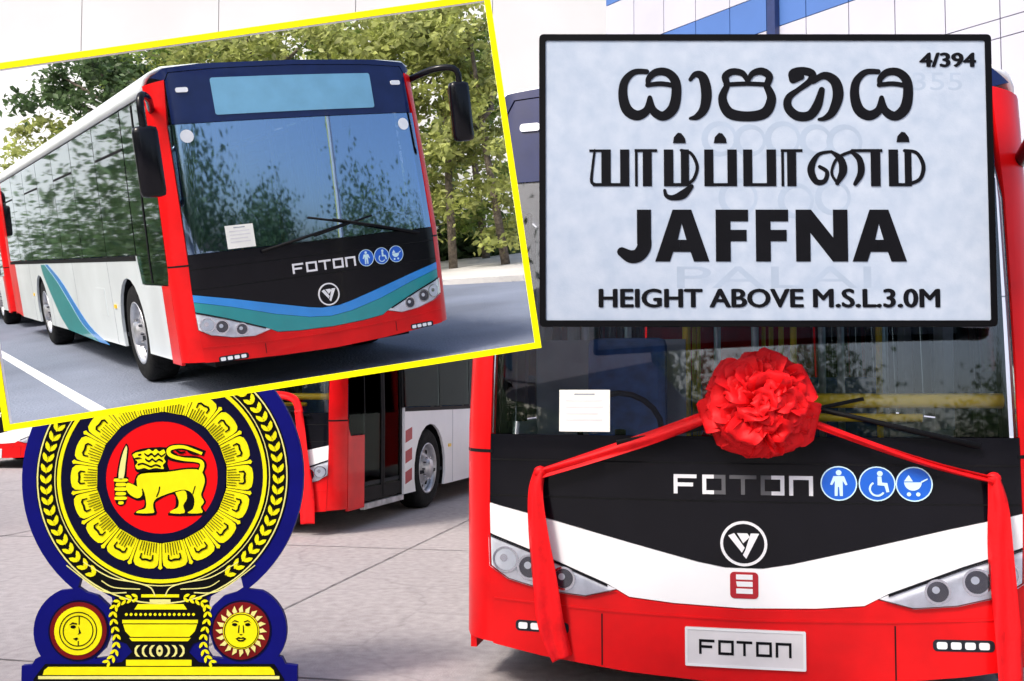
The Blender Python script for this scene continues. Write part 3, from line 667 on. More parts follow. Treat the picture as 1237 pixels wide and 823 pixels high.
    for nm, pts in (('ribbon_swag', [(.35, 1.36, .05, .08), (.62, 1.40, .05, .08), (.82, 1.36, .05, .08), (.88, 1.22, .05, .08)]), ('ribbon_tail', [(.87, 1.25, .055, .08), (.90, 1.0, .05, .10), (.93, .7, .05, .13), (.96, .4, .05, .16), (.98, .12, .06, .16)])):
        P = smooth_path(pts, 8); bm = bmesh.new(); rows = []
        for i, (x, z, off, wd) in enumerate(P):
            a, c = P[max(i - 1, 0)], P[min(i + 1, len(P) - 1)]; t = Vector((c[0] - a[0], c[1] - a[1])).normalized(); nrm = Vector((-t.y, t.x))
            rows.append([bm.verts.new((x + nrm.x * u * wd / 2, b2.yf(x, z) - off - .01 * math.sin(u * 4 + i * .3), z + nrm.y * u * wd / 2)) for u in (-1, -.5, 0, .5, 1)])
        for i in range(len(rows) - 1):
            for j in range(4): bm.faces.new((rows[i][j], rows[i][j + 1], rows[i + 1][j + 1], rows[i + 1][j]))
        o = from_bm(nm, bm, 'ribbon', r2, True); so_ = o.modifiers.new('s', 'SOLIDIFY'); so_.thickness = .003
make_ribbon()

# ------------------------------------------------------------------ station name board
def make_sign():
    D = 4.36; k = D / F; c = at_y(925, 218, D)
    rt = empty('station_sign', (c.x, c.y, c.z), 'white station name board reading JAFFNA in black with a black frame', 'sign')
    T = lambda u, v: ((u - 925) * k, (218 - v) * k)
    hw, hh = 276 * k, 179 * k; b = 7.5 * k
    from_bm('frame', prism([rrect(-hw, -hh, hw, hh, .018), rrect(-hw + b, -hh + b, hw - b, hh - b, .008)[::-1]], -.0215, .012), 'sign_frame', rt)
    from_bm('board', prism([rrect(-hw + b * .6, -hh + b * .6, hw - b * .6, hh - b * .6, .004)], -.016, .004), 'sign_white', rt)
    for x in (-.55, .62):     # brackets holding the board to the bus front
        box('bracket', (x - .02, .005, -.02), (x + .02, .55 if x < 0 else .34, .02), 'steel_post', rt)
        box('bracket', (x - .025, .004, -.35), (x + .025, .012, .35), 'steel_post', rt)
    yF, yB = -.019, -.0155
    S = 2.474
    def letters(name, strokes, ox, oy, polys=()):
        bm = bmesh.new(); e = 0
        for st in strokes:
            sm = len(st) > 2
            stroke_bm(bm, st, yF - e, yB, lambda x, y: T(ox + x / S, oy + y / S), smooth=sm); e += .00012
            if sm:
                for x, y, wd in (st[0], st[-1]):
                    add_bm(bm, prism([[T(ox + a / S, oy + b_ / S) for a, b_ in circle(x, y, wd / 2, 12)]], yF - e, yB)); e += .00012
        for pl in polys: add_bm(bm, prism([[T(ox + a / S, oy + b_ / S) for a, b_ in pl]], yF - e, yB)); e += .00012
        return from_bm(name, bm, 'ink', rt)
    ya = [[(198, 62, 15), (160, 64, 18), (132, 92, 24), (126, 135, 28), (138, 178, 32), (168, 196, 30), (198, 180, 24), (207, 142, 14)],
          [(207, 142, 14), (216, 180, 24), (246, 198, 28), (276, 176, 32), (287, 132, 30), (283, 88, 28), (258, 64, 24), (226, 64, 22), (205, 82, 18), (202, 98, 14)],
          [(200, 103, 13), (240, 99, 14), (276, 104, 14)]]
    sh = lambda q, dx: [[(x + dx, y, w_) for x, y, w_ in st] for st in q]
    letters('letter', ya, 700, 60)
    letters('letter', [[(330, 86, 12), (346, 70, 18), (368, 80, 28), (378, 128, 32), (371, 174, 28), (350, 199, 20), (328, 205, 8)]], 700, 60)
    letters('letter', [[(440, 106, 18), (426, 145, 26), (446, 188, 32), (500, 199, 30), (554, 188, 32), (574, 145, 28), (560, 106, 20)], [(436, 102, 13), (500, 99, 13), (565, 102, 13)],
                       [(440, 100, 18), (436, 76, 22), (458, 62, 20), (488, 68, 18), (503, 92, 12)], [(503, 92, 12), (518, 68, 18), (546, 61, 22), (568, 76, 22), (562, 100, 20)]], 700, 60)
    letters('letter', [[(634, 84, 14), (640, 66, 24), (672, 60, 24), (698, 70, 24), (690, 92, 20), (655, 118, 16), (626, 142, 22), (624, 172, 26), (650, 197, 28), (688, 196, 28), (712, 165, 28), (726, 118, 18)],
                       [(640, 86, 24), (652, 80, 26), (664, 78, 20)], [(700, 92, 16), (734, 74, 22), (766, 92, 30), (775, 135, 32), (758, 184, 26), (735, 204, 16), (716, 208, 8)]], 700, 60)
    letters('letter', sh(ya, 699), 700, 60)
    def bar(x, w_=28, a=300, b_=411): return [(x - w_ / 2, a), (x + w_ / 2, a), (x + w_ / 2, b_), (x - w_ / 2, b_)]
    def hb(x0, x1, y, t=9): return [(x0, y), (x1, y), (x1, y + t), (x0, y + t)]
    dome = lambda x, y: [(x - 19, y + 14), (x + 19, y + 14), (x + 17, y), (x + 6, y - 15), (x - 4, y - 17), (x - 16, y - 4)]
    letters('letter', [[(40, 302, 7), (34, 350, 8), (30, 395, 9), (40, 406, 9)]], 700, 60, [bar(74, 28), bar(130, 27), hb(34, 117, 402), hb(24, 60, 300, 7)])
    letters('letter', [], 700, 60, [bar(165, 8), bar(198, 27), hb(160, 228, 299, 8)])
    letters('letter', [[(300, 302, 8), (330, 312, 9), (348, 350, 10), (338, 388, 10), (316, 406, 10)], [(330, 412, 14), (305, 436, 26), (275, 446, 16), (255, 440, 12), (250, 424, 9)]], 700, 60, [bar(262, 28), bar(311, 24), hb(270, 322, 402), dome(295, 266)])
    letters('letter', [], 700, 60, [bar(383, 27), bar(453, 28), hb(390, 445, 402), dome(418, 266)])
    letters('letter', [], 700, 60, [bar(500, 27), bar(571, 28), hb(508, 560, 402)])
    letters('letter', [], 700, 60, [bar(605, 8), bar(632, 27), hb(600, 665, 299, 8)])
    letters('letter', [[(752, 306, 8), (712, 316, 12), (690, 358, 22), (704, 396, 18), (730, 396, 14), (738, 368, 12), (716, 352, 10)],
                       [(752, 306, 8), (780, 330, 20), (786, 366, 24), (768, 402, 12)], [(770, 404, 8), (752, 370, 8), (770, 326, 9), (812, 306, 9)], [(812, 306, 9), (836, 330, 18), (840, 370, 20), (822, 404, 12)]],
            700, 60, [bar(884, 28), hb(812, 905, 299, 8)])
    letters('letter', [[(972, 303, 9), (1008, 310, 10), (1028, 348, 12), (1018, 388, 11), (984, 405, 10)]], 700, 60, [bar(938, 28), bar(982, 20), hb(945, 990, 402), dome(968, 263)])
    # JAFFNA
    J = 37; B = 193
    def A(x0, x1, w_=42):
        m_ = (x0 + x1) / 2
        return [[(x0, B), (m_ - 28, J), (m_ + 28, J), (x1, B), (x1 - 46, B), (x1 - 56, 164), (m_ - 6, 164), (m_ - 6, 128), (x1 - 68, 128), (m_ - 1, 78), (x0 + 68, 128), (m_ - 6.5, 128), (m_ - 6.5, 164), (x0 + 54, 164), (x0 + 44, B)]]
    def F_(x): return [[(x, J), (x + 97, J), (x + 97, 72), (x + 44, 72), (x + 44, 98), (x + 92, 98), (x + 92, 132), (x + 44, 132), (x + 44, B), (x, B)]]
    letters('letter', [[(188, 130, 42), (186, 152, 42), (170, 174, 40), (146, 178, 38), (120, 164, 28)]], 700, 240, [[(166, J), (208, J), (208, 140), (166, 140)]])
    letters('letter', [], 700, 240, A(220, 382)); letters('letter', [], 700, 240, F_(402)); letters('letter', [], 700, 240, F_(522))
    letters('letter', [], 700, 240, [[(642, B), (642, J), (688, J), (754, 122), (754, J), (797, J), (797, B), (752, B), (685, 106), (685, B)]])
    letters('letter', [], 700, 240, A(811, 973))
    def line(name, s_, u, v, wpx, hpx, m='ink'):
        me = text_mesh(s_, 1.0, 0, .0); xs_ = [q.co.x for q in me.vertices]; ys_ = [q.co.y for q in me.vertices]
        x0, x1, y0, y1 = min(xs_), max(xs_), min(ys_), max(ys_); bm = bmesh.new(); bm.from_mesh(me); bpy.data.meshes.remove(me)
        bmesh.ops.remove_doubles(bm, verts=bm.verts, dist=1e-5)
        yo = yF if m == 'ink' else -.0163; seen = set()
        for q in bm.verts:
            X, Z = T(u + (q.co.x - x0) / (x1 - x0) * wpx, v - (q.co.y - y0) / (y1 - y0) * hpx); q.co = Vector((X, yo, Z))
        for f0 in list(bm.faces):
            if f0 in seen: continue
            isl = [f0]; seen.add(f0)
            for f in isl:
                for e in f.edges:
                    for g_ in e.link_faces:
                        if g_ not in seen: seen.add(g_); isl.append(g_)
            b2 = bmesh.new()
            for n_, (dx, dz) in enumerate(((0, 0), (1.5, 0), (.75, .5), (.75, -.5), (-.8, 0)) if m == 'ink' else ((0, 0),)):
                vm = {}
                for f in isl:
                    for q in f.verts:
                        if q not in vm: vm[q] = b2.verts.new(q.co + Vector((dx * k, -.00012 * n_, dz * k)))
                fr_ = [b2.faces.new([vm[q] for q in f.verts]) for f in isl]
                r = bmesh.ops.extrude_face_region(b2, geom=fr_)
                for q in r['geom']:
                    if isinstance(q, bmesh.types.BMVert): q.co.y = yB
            from_bm(name, b2, m, rt)
        bm.free()
    line('letter', 'HEIGHT ABOVE M.S.L.3.0M', 721, 373.5, 410, 22); line('letter', '4/394', 1114, 79, 67, 17)
    line('faded_letter', 'PALAI', 815, 350, 235, 26, 'sign_ghost'); line('faded_letter', '355', 1105, 108, 60, 22, 'sign_ghost')
    for (cx_, cy_, r_) in ((868, 168, 22), (905, 170, 20), (945, 168, 22), (985, 170, 20), (1020, 172, 22), (890, 240, 24), (960, 244, 22), (1005, 240, 22)):
        bm = bmesh.new(); add_bm(bm, prism([[T(a, b_) for a, b_ in circle(cx_, cy_, r_, 20)], [T(a, b_) for a, b_ in circle(cx_ + 2, cy_, r_ - 6, 20)][::-1]], -.0162 - .00002 * ((cx_ + cy_ * 3) % 97) / 10, yB)); from_bm('faded_lettering', bm, 'sign_ghost', rt)
make_sign()

# ------------------------------------------------------------------ emblem board
def make_emblem():
    D = 4.9; k = D / F; c = at_y(199, 576, D)
    rt = empty('emblem_board', (c.x, c.y, 0), 'blue cut-out board with yellow lion emblem in a red disc above a vase', 'emblem')
    h0 = c.z
    T = lambda u, v: ((u - 199) * k, h0 + (576 - v) * k)
    def poly(name, pts, lev, m, parent=None, holes=()):
        P = [[T(*q) for q in pts]] + [[T(*q) for q in h] for h in holes]
        return from_bm(name, prism(P, -.030 - .003 * lev, -.0295 - .003 * (lev - 1)), m, parent or rt)
    C = (199, 576)
    # outline: disc, lobes, base
    def arc(cx, cy, r, a0, a1, n=24): return [(cx + r * math.cos(R(a0 + (a1 - a0) * i / (n - 1))), cy - r * math.sin(R(a0 + (a1 - a0) * i / (n - 1)))) for i in range(n)]
    out = arc(*C, 168, -52, 232, 60)             # counter-clockwise on the page, from lower right over the top to lower left
    out += [(97, 708)] + arc(101, 757, 52, 115, 215, 14) + [(52, 790), (48, 797), (36, 798), (36, 836), (362, 836), (362, 798), (348, 796), (344, 788)] + arc(297, 757, 52, -35, 65, 14) + [(301, 708)]
    hl = [(104, 694), (101, 706), (110, 712), (124, 716), (137, 728), (142, 740), (143, 726), (141, 718), (126, 709), (112, 700)]
    hl2 = [(134, 778), (140, 762), (142, 752), (143, 780), (138, 788), (122, 790), (126, 786)]
    mir = lambda q: [(398 - a, b) for a, b in q]
    P = [[T(*q) for q in out]] + [[T(*q) for q in h][::-1] for h in (hl, mir(hl), hl2, mir(hl2))]
    pl = from_bm('board', prism(P, -.030, .0), 'emblem_blue', rt)
    box('strut', (-.03, .0, .05), (.03, .03, 1.2), 'steel_post', rt)
    bm = bmesh.new(); tube_bm(bm, [(0, .03, 1.1), (0, .6, .02)], .016, 8); from_bm('stay', bm, 'steel_post', rt); 
    poly('black_disc', circle(*C, 151, 80), 1, 'emblem_black')
    poly('outline_ring', circle(*C, 149.6, 80), 2, 'emblem_pale', holes=[circle(*C, 148.0, 80)[::-1]])
    poly('navy_disc', circle(*C, 121, 72), 2, 'emblem_navy')
    poly('yellow_ring', circle(*C, 125.0, 80), 3, 'emblem_yellow', holes=[circle(*C, 120.6, 80)[::-1]])
    poly('outline_ring', circle(*C, 128.6, 80), 2, 'emblem_pale', holes=[circle(*C, 127.6, 80)[::-1]])
    pol = lambda r, a: (C[0] + r * math.sin(R(a)), C[1] + r * math.cos(R(a)))
    for i in range(18):
        a = 10 + 20 * i
        pts = [pol(78, a - 8.5), pol(80, a - 8.8), pol(98, a - 8.6), pol(104, a - 8.0), pol(107.5, a - 6.0), pol(108.5, a - 3), pol(108.8, a), pol(108.5, a + 3), pol(107.5, a + 6), pol(104, a + 8), pol(98, a + 8.6), pol(80, a + 8.8), pol(78, a + 8.5)]
        pe = poly('petal', pts, 3, 'emblem_yellow')
        poly('petal_notch', [pol(92, a - 4.6), pol(98, a - 4.8), pol(100.2, a - 3), pol(99.4, a), pol(100.2, a + 3), pol(98, a + 4.8), pol(92, a + 4.6), pol(92, a + 3.8), pol(96.8, a + 3.8), pol(98, a + 2.6), pol(97, a), pol(98, a - 2.6), pol(96.8, a - 3.8), pol(92, a - 3.8)], 4, 'emblem_black', pe)
        for q in (-6.3, -4.2, -2.1, 0, 2.1, 4.2, 6.3): poly('petal_line', [pol(78, a + q - .22), pol(93 if abs(q) < 3 else 89, a + q - .16), pol(93 if abs(q) < 3 else 89, a + q + .16), pol(78, a + q + .22)], 4, 'emblem_black', pe)
        a -= 10; poly('ray', [pol(78, a - .6), pol(104, a - .9), pol(107, a - 1.4), pol(109, a), pol(107, a + 1.4), pol(104, a + .9), pol(78, a + .6)], 4, 'emblem_yellow')
    poly('inner_ring', circle(*C, 76.5, 64), 4, 'emblem_navy', holes=[circle(*C, 66.5, 64)[::-1]])
    poly('red_disc', circle(*C, 67.5, 64), 3.5, 'emblem_red')
    # wreath of leaves
    leafp = [(0, 0), (2.2, 2.2), (6, 3.4), (11, 2.2), (13.5, -.4), (9, -2.2), (4, -2.0)]
    def leaf(x, y, ang, sc=1.0, flip=1, lev=2, m='emblem_yellow'):
        ca, sa = math.cos(ang), math.sin(ang); poly('leaf', [(x + (a * ca - b * flip * sa) * sc, y + (a * sa + b * flip * ca) * sc) for a, b in leafp], lev, m)
    for sd in (-1, 1):
        for i in range(25):
            a = 34 + 5.3 * i                 # degrees from the bottom
            rr = 138.5; x, y = C[0] + sd * rr * math.sin(R(a)), C[1] + rr * math.cos(R(a))
            tang = math.atan2(-math.sin(R(a)), sd * math.cos(R(a)))      # direction upwards along the ring
            leaf(x, y, tang + .55, .92, 1); leaf(x, y, tang - .55, .92, -1)
            poly('wreath_stem', [(x - 1, y), (x, y + 1), (x + 6 * math.cos(tang), y + 6 * math.sin(tang)), (x + 6 * math.cos(tang) + 1, y + 6 * math.sin(tang) - 1)], 2.3, 'emblem_yellow')
        # flourishes between ring and vase
        for pts in ([(199 + sd * 6, 716, 1.4), (199 + sd * 12, 706, 1.4), (199 + sd * 30, 700, 1.4), (199 + sd * 60, 694, 1.2), (199 + sd * 92, 676, 1)], [(199 + sd * 40, 712, 1.2), (199 + sd * 62, 712, 1.2), (199 + sd * 80, 704, 1.2), (199 + sd * 112, 680, 1)], [(199 + sd * 24, 708, 1), (199 + sd * 55, 706, 1), (199 + sd * 70, 698, 1)]):
            bm = bmesh.new(); stroke_bm(bm, pts, -.037, -.0325, T); from_bm('flourish', bm, 'emblem_pale', rt)
    # lion (traced in a 3.741x view whose origin is (90, 490))
    def L(pts): return [(90 + a / 3.741, 490 + b / 3.741) for a, b in pts]
    def lion(name, pts, m='emblem_yellow', lev=4.5, parent=None): 
        pts = [(*q, ) for q in pts]; sp = smooth_path(pts + [pts[0]], 3)[:-1]; return poly(name, L(sp), lev, m, parent)
    lion('lion_backing', [(288, 330), (312, 298), (430, 290), (520, 278), (585, 284), (608, 330), (600, 375), (592, 400), (606, 430), (592, 455), (600, 488), (440, 490), (470, 452), (462, 395), (392, 424), (380, 445), (384, 488), (290, 488), (300, 468), (330, 452), (330, 420), (300, 425), (240, 390), (246, 338), (280, 350)], 'emblem_black', 4.1)  # black backing that outlines the yellow lion, part of the emblem drawing
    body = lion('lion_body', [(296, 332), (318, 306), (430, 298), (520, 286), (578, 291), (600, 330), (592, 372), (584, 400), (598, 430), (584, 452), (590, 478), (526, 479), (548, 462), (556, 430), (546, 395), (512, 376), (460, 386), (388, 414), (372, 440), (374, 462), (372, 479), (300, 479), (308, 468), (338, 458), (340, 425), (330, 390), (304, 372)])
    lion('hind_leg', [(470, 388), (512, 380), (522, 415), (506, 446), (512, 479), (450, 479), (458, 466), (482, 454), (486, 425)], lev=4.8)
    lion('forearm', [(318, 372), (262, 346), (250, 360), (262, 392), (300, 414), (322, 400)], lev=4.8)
    lion('lion_backing', [(270, 218), (285, 205), (330, 192), (424, 188), (436, 215), (432, 262), (438, 292), (380, 304), (318, 302), (290, 292), (282, 252)], 'emblem_black', 4.1)
    lion('mane', [(276, 222), (290, 212), (330, 204), (350, 196), (365, 206), (380, 196), (395, 207), (415, 198), (424, 220), (416, 236), (424, 252), (412, 268), (416, 284), (380, 280), (350, 286), (330, 280), (300, 286), (290, 270), (300, 254), (286, 240)])
    for pts in ([(330, 212), (345, 222), (360, 212), (375, 224), (390, 212), (405, 224), (422, 214), (420, 222), (404, 232), (390, 222), (375, 233), (360, 222), (345, 231), (330, 220)],
                [(334, 236), (350, 246), (365, 236), (380, 247), (395, 237), (412, 247), (410, 254), (394, 246), (380, 256), (365, 246), (350, 255), (334, 245)],
                [(300, 262), (320, 256), (340, 262), (360, 270), (380, 262), (402, 270), (400, 277), (380, 270), (360, 278), (340, 270), (320, 264), (302, 269)],
                [(284, 236), (304, 232), (318, 238), (306, 240), (290, 242)], [(300, 220), (312, 216), (316, 222), (304, 226)]): lion('mane_line', pts, 'emblem_black', 5.0)
    def lstroke(name, pts, m='emblem_yellow', lev=4.6):
        bm = bmesh.new(); stroke_bm(bm, pts, -.030 - .003 * lev, -.0335, lambda a, b: T(90 + a / 3.741, 490 + b / 3.741)); from_bm(name, bm, m, rt)
    lstroke('lion_backing', [(580, 296, 34), (590, 262, 32), (560, 244, 32), (490, 240, 32), (440, 226, 32), (436, 200, 30), (470, 186, 28), (530, 192, 28), (598, 216, 26)], 'emblem_black', 4.2)
    lstroke('tail', [(578, 300, 20), (588, 268, 18), (572, 248, 17), (500, 240, 15), (450, 226, 16), (436, 206, 18), (452, 190, 17), (500, 186, 14), (545, 200, 12), (586, 216, 12)])
    for pts in ([(522, 206, 6), (545, 216, 8), (570, 220, 4)], [(470, 200, 8), (490, 212, 10), (510, 208, 6)], [(450, 206, 8), (462, 216, 8), (474, 218, 4)]): lstroke('tail_tuft', pts, 'emblem_black', 4.9)
    for pts in ([(400, 362, 5), (396, 385, 5), (386, 408, 4)], [(322, 372, 5), (330, 392, 5), (334, 415, 4)], [(558, 360, 4), (552, 378, 4), (548, 396, 4)]): lstroke('lion_crease', pts, 'emblem_black', 5.0)
    lion('sword_backing', [(246, 170), (258, 190), (252, 260), (246, 330), (208, 330), (214, 260), (228, 205)], 'emblem_black', 4.1)  # black outline piece behind the sword, flat emblem colour
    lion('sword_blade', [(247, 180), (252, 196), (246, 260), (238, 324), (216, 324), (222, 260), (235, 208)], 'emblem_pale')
    lion('sword_backing', [(194, 320), (256, 320), (256, 344), (252, 425), (238, 446), (218, 446), (202, 425), (196, 344)], 'emblem_black', 4.2)
    for (x0, x1, y0, y1) in ((198, 252, 327, 340), (206, 246, 346, 360), (202, 250, 366, 380), (206, 246, 387, 400), (202, 250, 407, 420), (218, 238, 428, 440)): lion('hilt', [(x0, y0), (x1, y0), (x1, y1), (x0, y1)])
    # vase, traced in a 3.748x view with origin (40, 680)
    def V(pts): return [(40 + a / 3.748, 680 + b / 3.748) for a, b in pts]
    def vp(name, pts, m='emblem_yellow', lev=2, parent=None): return poly(name, V(pts), lev, m, parent)
    rc = lambda x0, y0, x1, y1: [(x0, y0), (x1, y0), (x1, y1), (x0, y1)]
    vp('vase_backing', [(395, 110), (800, 110), (800, 150), (815, 165), (820, 280), (790, 330), (745, 345), (725, 380), (770, 425), (860, 440), (340, 440), (430, 425), (475, 380), (450, 345), (405, 330), (375, 280), (380, 165), (395, 150)], 'emblem_black', 1.4)  # black backing shape of the vase, the emblem's own colour
    vp('base_backing', [(40, 500), (62, 470), (90, 434), (1105, 434), (1130, 470), (1150, 500), (1150, 512), (40, 512)], 'emblem_black', 1.2)  # black backing shape of the base slabs
    vp('vase_rim', rc(512, 128, 680, 141)); vp('vase_rim', rc(550, 150, 642, 164), 'emblem_pale'); vp('vase_rim', [(497, 171), (700, 171), (716, 194), (482, 194)])
    for i in range(15): vp('bead', circle(447 + 21.3 * i, 216, 6.5, 10))
    vp('vase_band', rc(430, 240, 765, 255)); vp('vase_bowl', [(434, 260), (762, 260), (752, 290), (728, 314), (468, 314), (444, 290)]); vp('vase_band', [(462, 319), (735, 319), (722, 333), (475, 333)])
    for i in range(7):
        x = 500 + 32.5 * i; d = -1 if i < 3 else 1
        if i == 3: vp('scroll', [(x + a * .6, 375 + b) for a, b in circle(0, 0, 24, 16)], 'emblem_pale'); vp('scroll_core', circle(x, 375, 6, 10), 'emblem_black', 2.6)
        else: vp('scroll', [(x - 12 * d, 350), (x + 4 * d, 352), (x + 13 * d, 364), (x + 13 * d, 386), (x + 4 * d, 399), (x - 12 * d, 402), (x - 2 * d, 392), (x + 4 * d, 380), (x + 4 * d, 370), (x - 2 * d, 360)][::d], 'emblem_pale')
    vp('vase_foot', rc(450, 415, 740, 441)); vp('base_slab', [(82, 481), (88, 460), (104, 446), (1088, 446), (1104, 460), (1110, 481)]); vp('base_slab', rc(62, 486, 1130, 499), 'emblem_pale'); vp('base_line', rc(50, 516, 1145, 520), 'emblem_pale', 1)
    for sd in (-1, 1):
        mx = lambda x: x if sd < 0 else 1196 - x
        path = smooth_path([(505, 140), (470, 145), (430, 155), (398, 175), (388, 220), (395, 270), (405, 320), (402, 370), (385, 410), (355, 438)], 3)
        for i in range(1, len(path) - 1, 1):
            (x, y), (x2, y2) = path[i], path[i + 1]; an = math.atan2(y2 - y, (mx(x2) - mx(x)))
            px, py = V([(mx(x), y)])[0]
            if i % 2: leaf(px, py, an + .6, .62, 1, 2.2); leaf(px, py, an - .6, .62, -1, 2.2)
        # moon / sun discs
        cx = 235 if sd < 0 else 958; cy = 288
        dm = vp('medallion', circle(cx, cy, 134, 40), 'emblem_navy', 1); vp('medallion_ring', circle(cx, cy, 126, 40), 'emblem_maroon', 1.6, dm)
        if sd < 0:
            vp('moon_disc', circle(cx, cy, 106, 40), 'emblem_yellow', 2.4, dm)
            for r_ in (84, 68): poly('moon_ring', V(circle(cx, cy, r_, 36)), 3, 'emblem_black', dm, [V(circle(cx, cy, r_ - 4, 36))[::-1]])
            vp('face_line', [(cx + 2, cy - 66), (cx + 6, cy - 66), (cx + 6, cy - 28), (cx + 2, cy - 28)], 'emblem_black', 3, dm)
            vp('face_line', [(cx - 40, cy - 26), (cx - 26, cy - 38), (cx - 6, cy - 34), (cx - 6, cy - 28), (cx - 24, cy - 30)], 'emblem_black', 3, dm); vp('eye', circle(cx - 22, cy - 18, 12, 14, rz=7), 'emblem_black', 3, dm)
            vp('face_line', [(cx + 2, cy - 20), (cx + 14, cy + 10), (cx - 2, cy + 16), (cx + 4, cy + 9)], 'emblem_black', 3, dm); vp('mouth', [(cx - 22, cy + 34), (cx - 4, cy + 28), (cx + 2, cy + 34), (cx - 8, cy + 42)], 'emblem_black', 3, dm); vp('face_line', [(cx, cy + 44), (cx + 4, cy + 44), (cx + 4, cy + 66), (cx, cy + 66)], 'emblem_black', 3, dm)
        else:
            for i in range(20):
                a = R(18 * i); q = [(82, -.10), (96, -.12), (114, .04), (98, .06), (84, .10)]
                vp('sun_ray', [(cx + r_ * math.cos(a + t), cy + r_ * math.sin(a + t)) for r_, t in q], 'emblem_pale', 2.4, dm)
            vp('sun_disc', circle(cx, cy, 80, 36), 'emblem_yellow', 2.4, dm); poly('sun_ring', V(circle(cx, cy, 76, 36)), 3, 'emblem_black', dm, [V(circle(cx, cy, 73, 36))[::-1]])
            for q in (-1, 1):
                vp('eye', circle(cx + q * 29, cy - 28, 12, 14, rz=7), 'emblem_black', 3, dm); vp('face_line', [(cx + q * 44, cy - 36), (cx + q * 30, cy - 48), (cx + q * 12, cy - 42), (cx + q * 12, cy - 38), (cx + q * 30, cy - 43)], 'emblem_black', 3, dm)
                vp('face_line', [(cx + q * 7, cy - 25), (cx + q * 11, cy - 25), (cx + q * 14, cy + 8), (cx + q * 9, cy + 8)], 'emblem_black', 3, dm)
            vp('mouth', [(cx - 24, cy + 34), (cx - 10, cy + 26), (cx, cy + 30), (cx + 10, cy + 26), (cx + 24, cy + 34), (cx + 10, cy + 46), (cx - 10, cy + 46)], 'emblem_black', 3, dm); vp('lip', [(cx - 14, cy + 35), (cx + 14, cy + 35), (cx, cy + 39)], 'emblem_yellow', 3.6, dm)
            vp('face_line', [(cx - 8, cy + 14), (cx + 8, cy + 14), (cx, cy + 20)], 'emblem_black', 3, dm)
make_emblem()

# ------------------------------------------------------------------ framed street model (tilted yellow frame)
K = .12
RB = ((.8402, -.532, -.1048), (-.16, -.0585, -.9854), (.5181, .8447, -.1343)); TB = (-1.5443, .3263, 9.2566)   # model street -> camera axes (right, down, forward)
def cam2w(x, y, z): return Vector((0, 0, HC)) + Vector((1, 0, 0)) * x - UPV * y + FWD * z
def street(x, y, z=0):                       # street metres -> world
    q = [sum(RB[i][j] * (x, y, z)[j] for j in range(3)) + TB[i] for i in range(3)]
    return cam2w(*[v * K for v in q])
S0 = street(0, 0, 0); SX = (street(1, 0, 0) - S0) / K; SZ = (street(0, 0, 1) - S0) / K; SX.normalize(); SZ.normalize(); SY = SZ.cross(SX)
SM = Matrix(((SX.x, SY.x, SZ.x, S0.x), (SX.y, SY.y, SZ.y, S0.y), (SX.z, SY.z, SZ.z, S0.z), (0, 0, 0, 1)))    # street frame, world metres
SMK = SM @ Matrix.Diagonal((K, K, K, 1))
SINV = SMK.inverted()
def floor_hit(u, v):                          # photo pixel -> street coordinates on the road
    o = SINV @ Vector((0, 0, HC)); q = SINV @ at_depth(u, v, 1) - o; t = -o.z / q.z; p = o + q * t; return p.x, p.y
def floor_at_depth(p0, p1, dep):              # along a frame edge, where the road lies at this street depth
    lo, hi = 0, 1
    for _ in range(50):
        m_ = (lo + hi) / 2; u, v = p0[0] + (p1[0] - p0[0]) * m_, p0[1] + (p1[1] - p0[1]) * m_
        x, y = floor_hit(u, v); d = sum(RB[2][j] * (x, y, 0)[j] for j in range(3)) + TB[2]
        if 0 < d < dep: lo = m_
        else: hi = m_
    return x, y
def model_bus(rt): rt.matrix_world = SMK
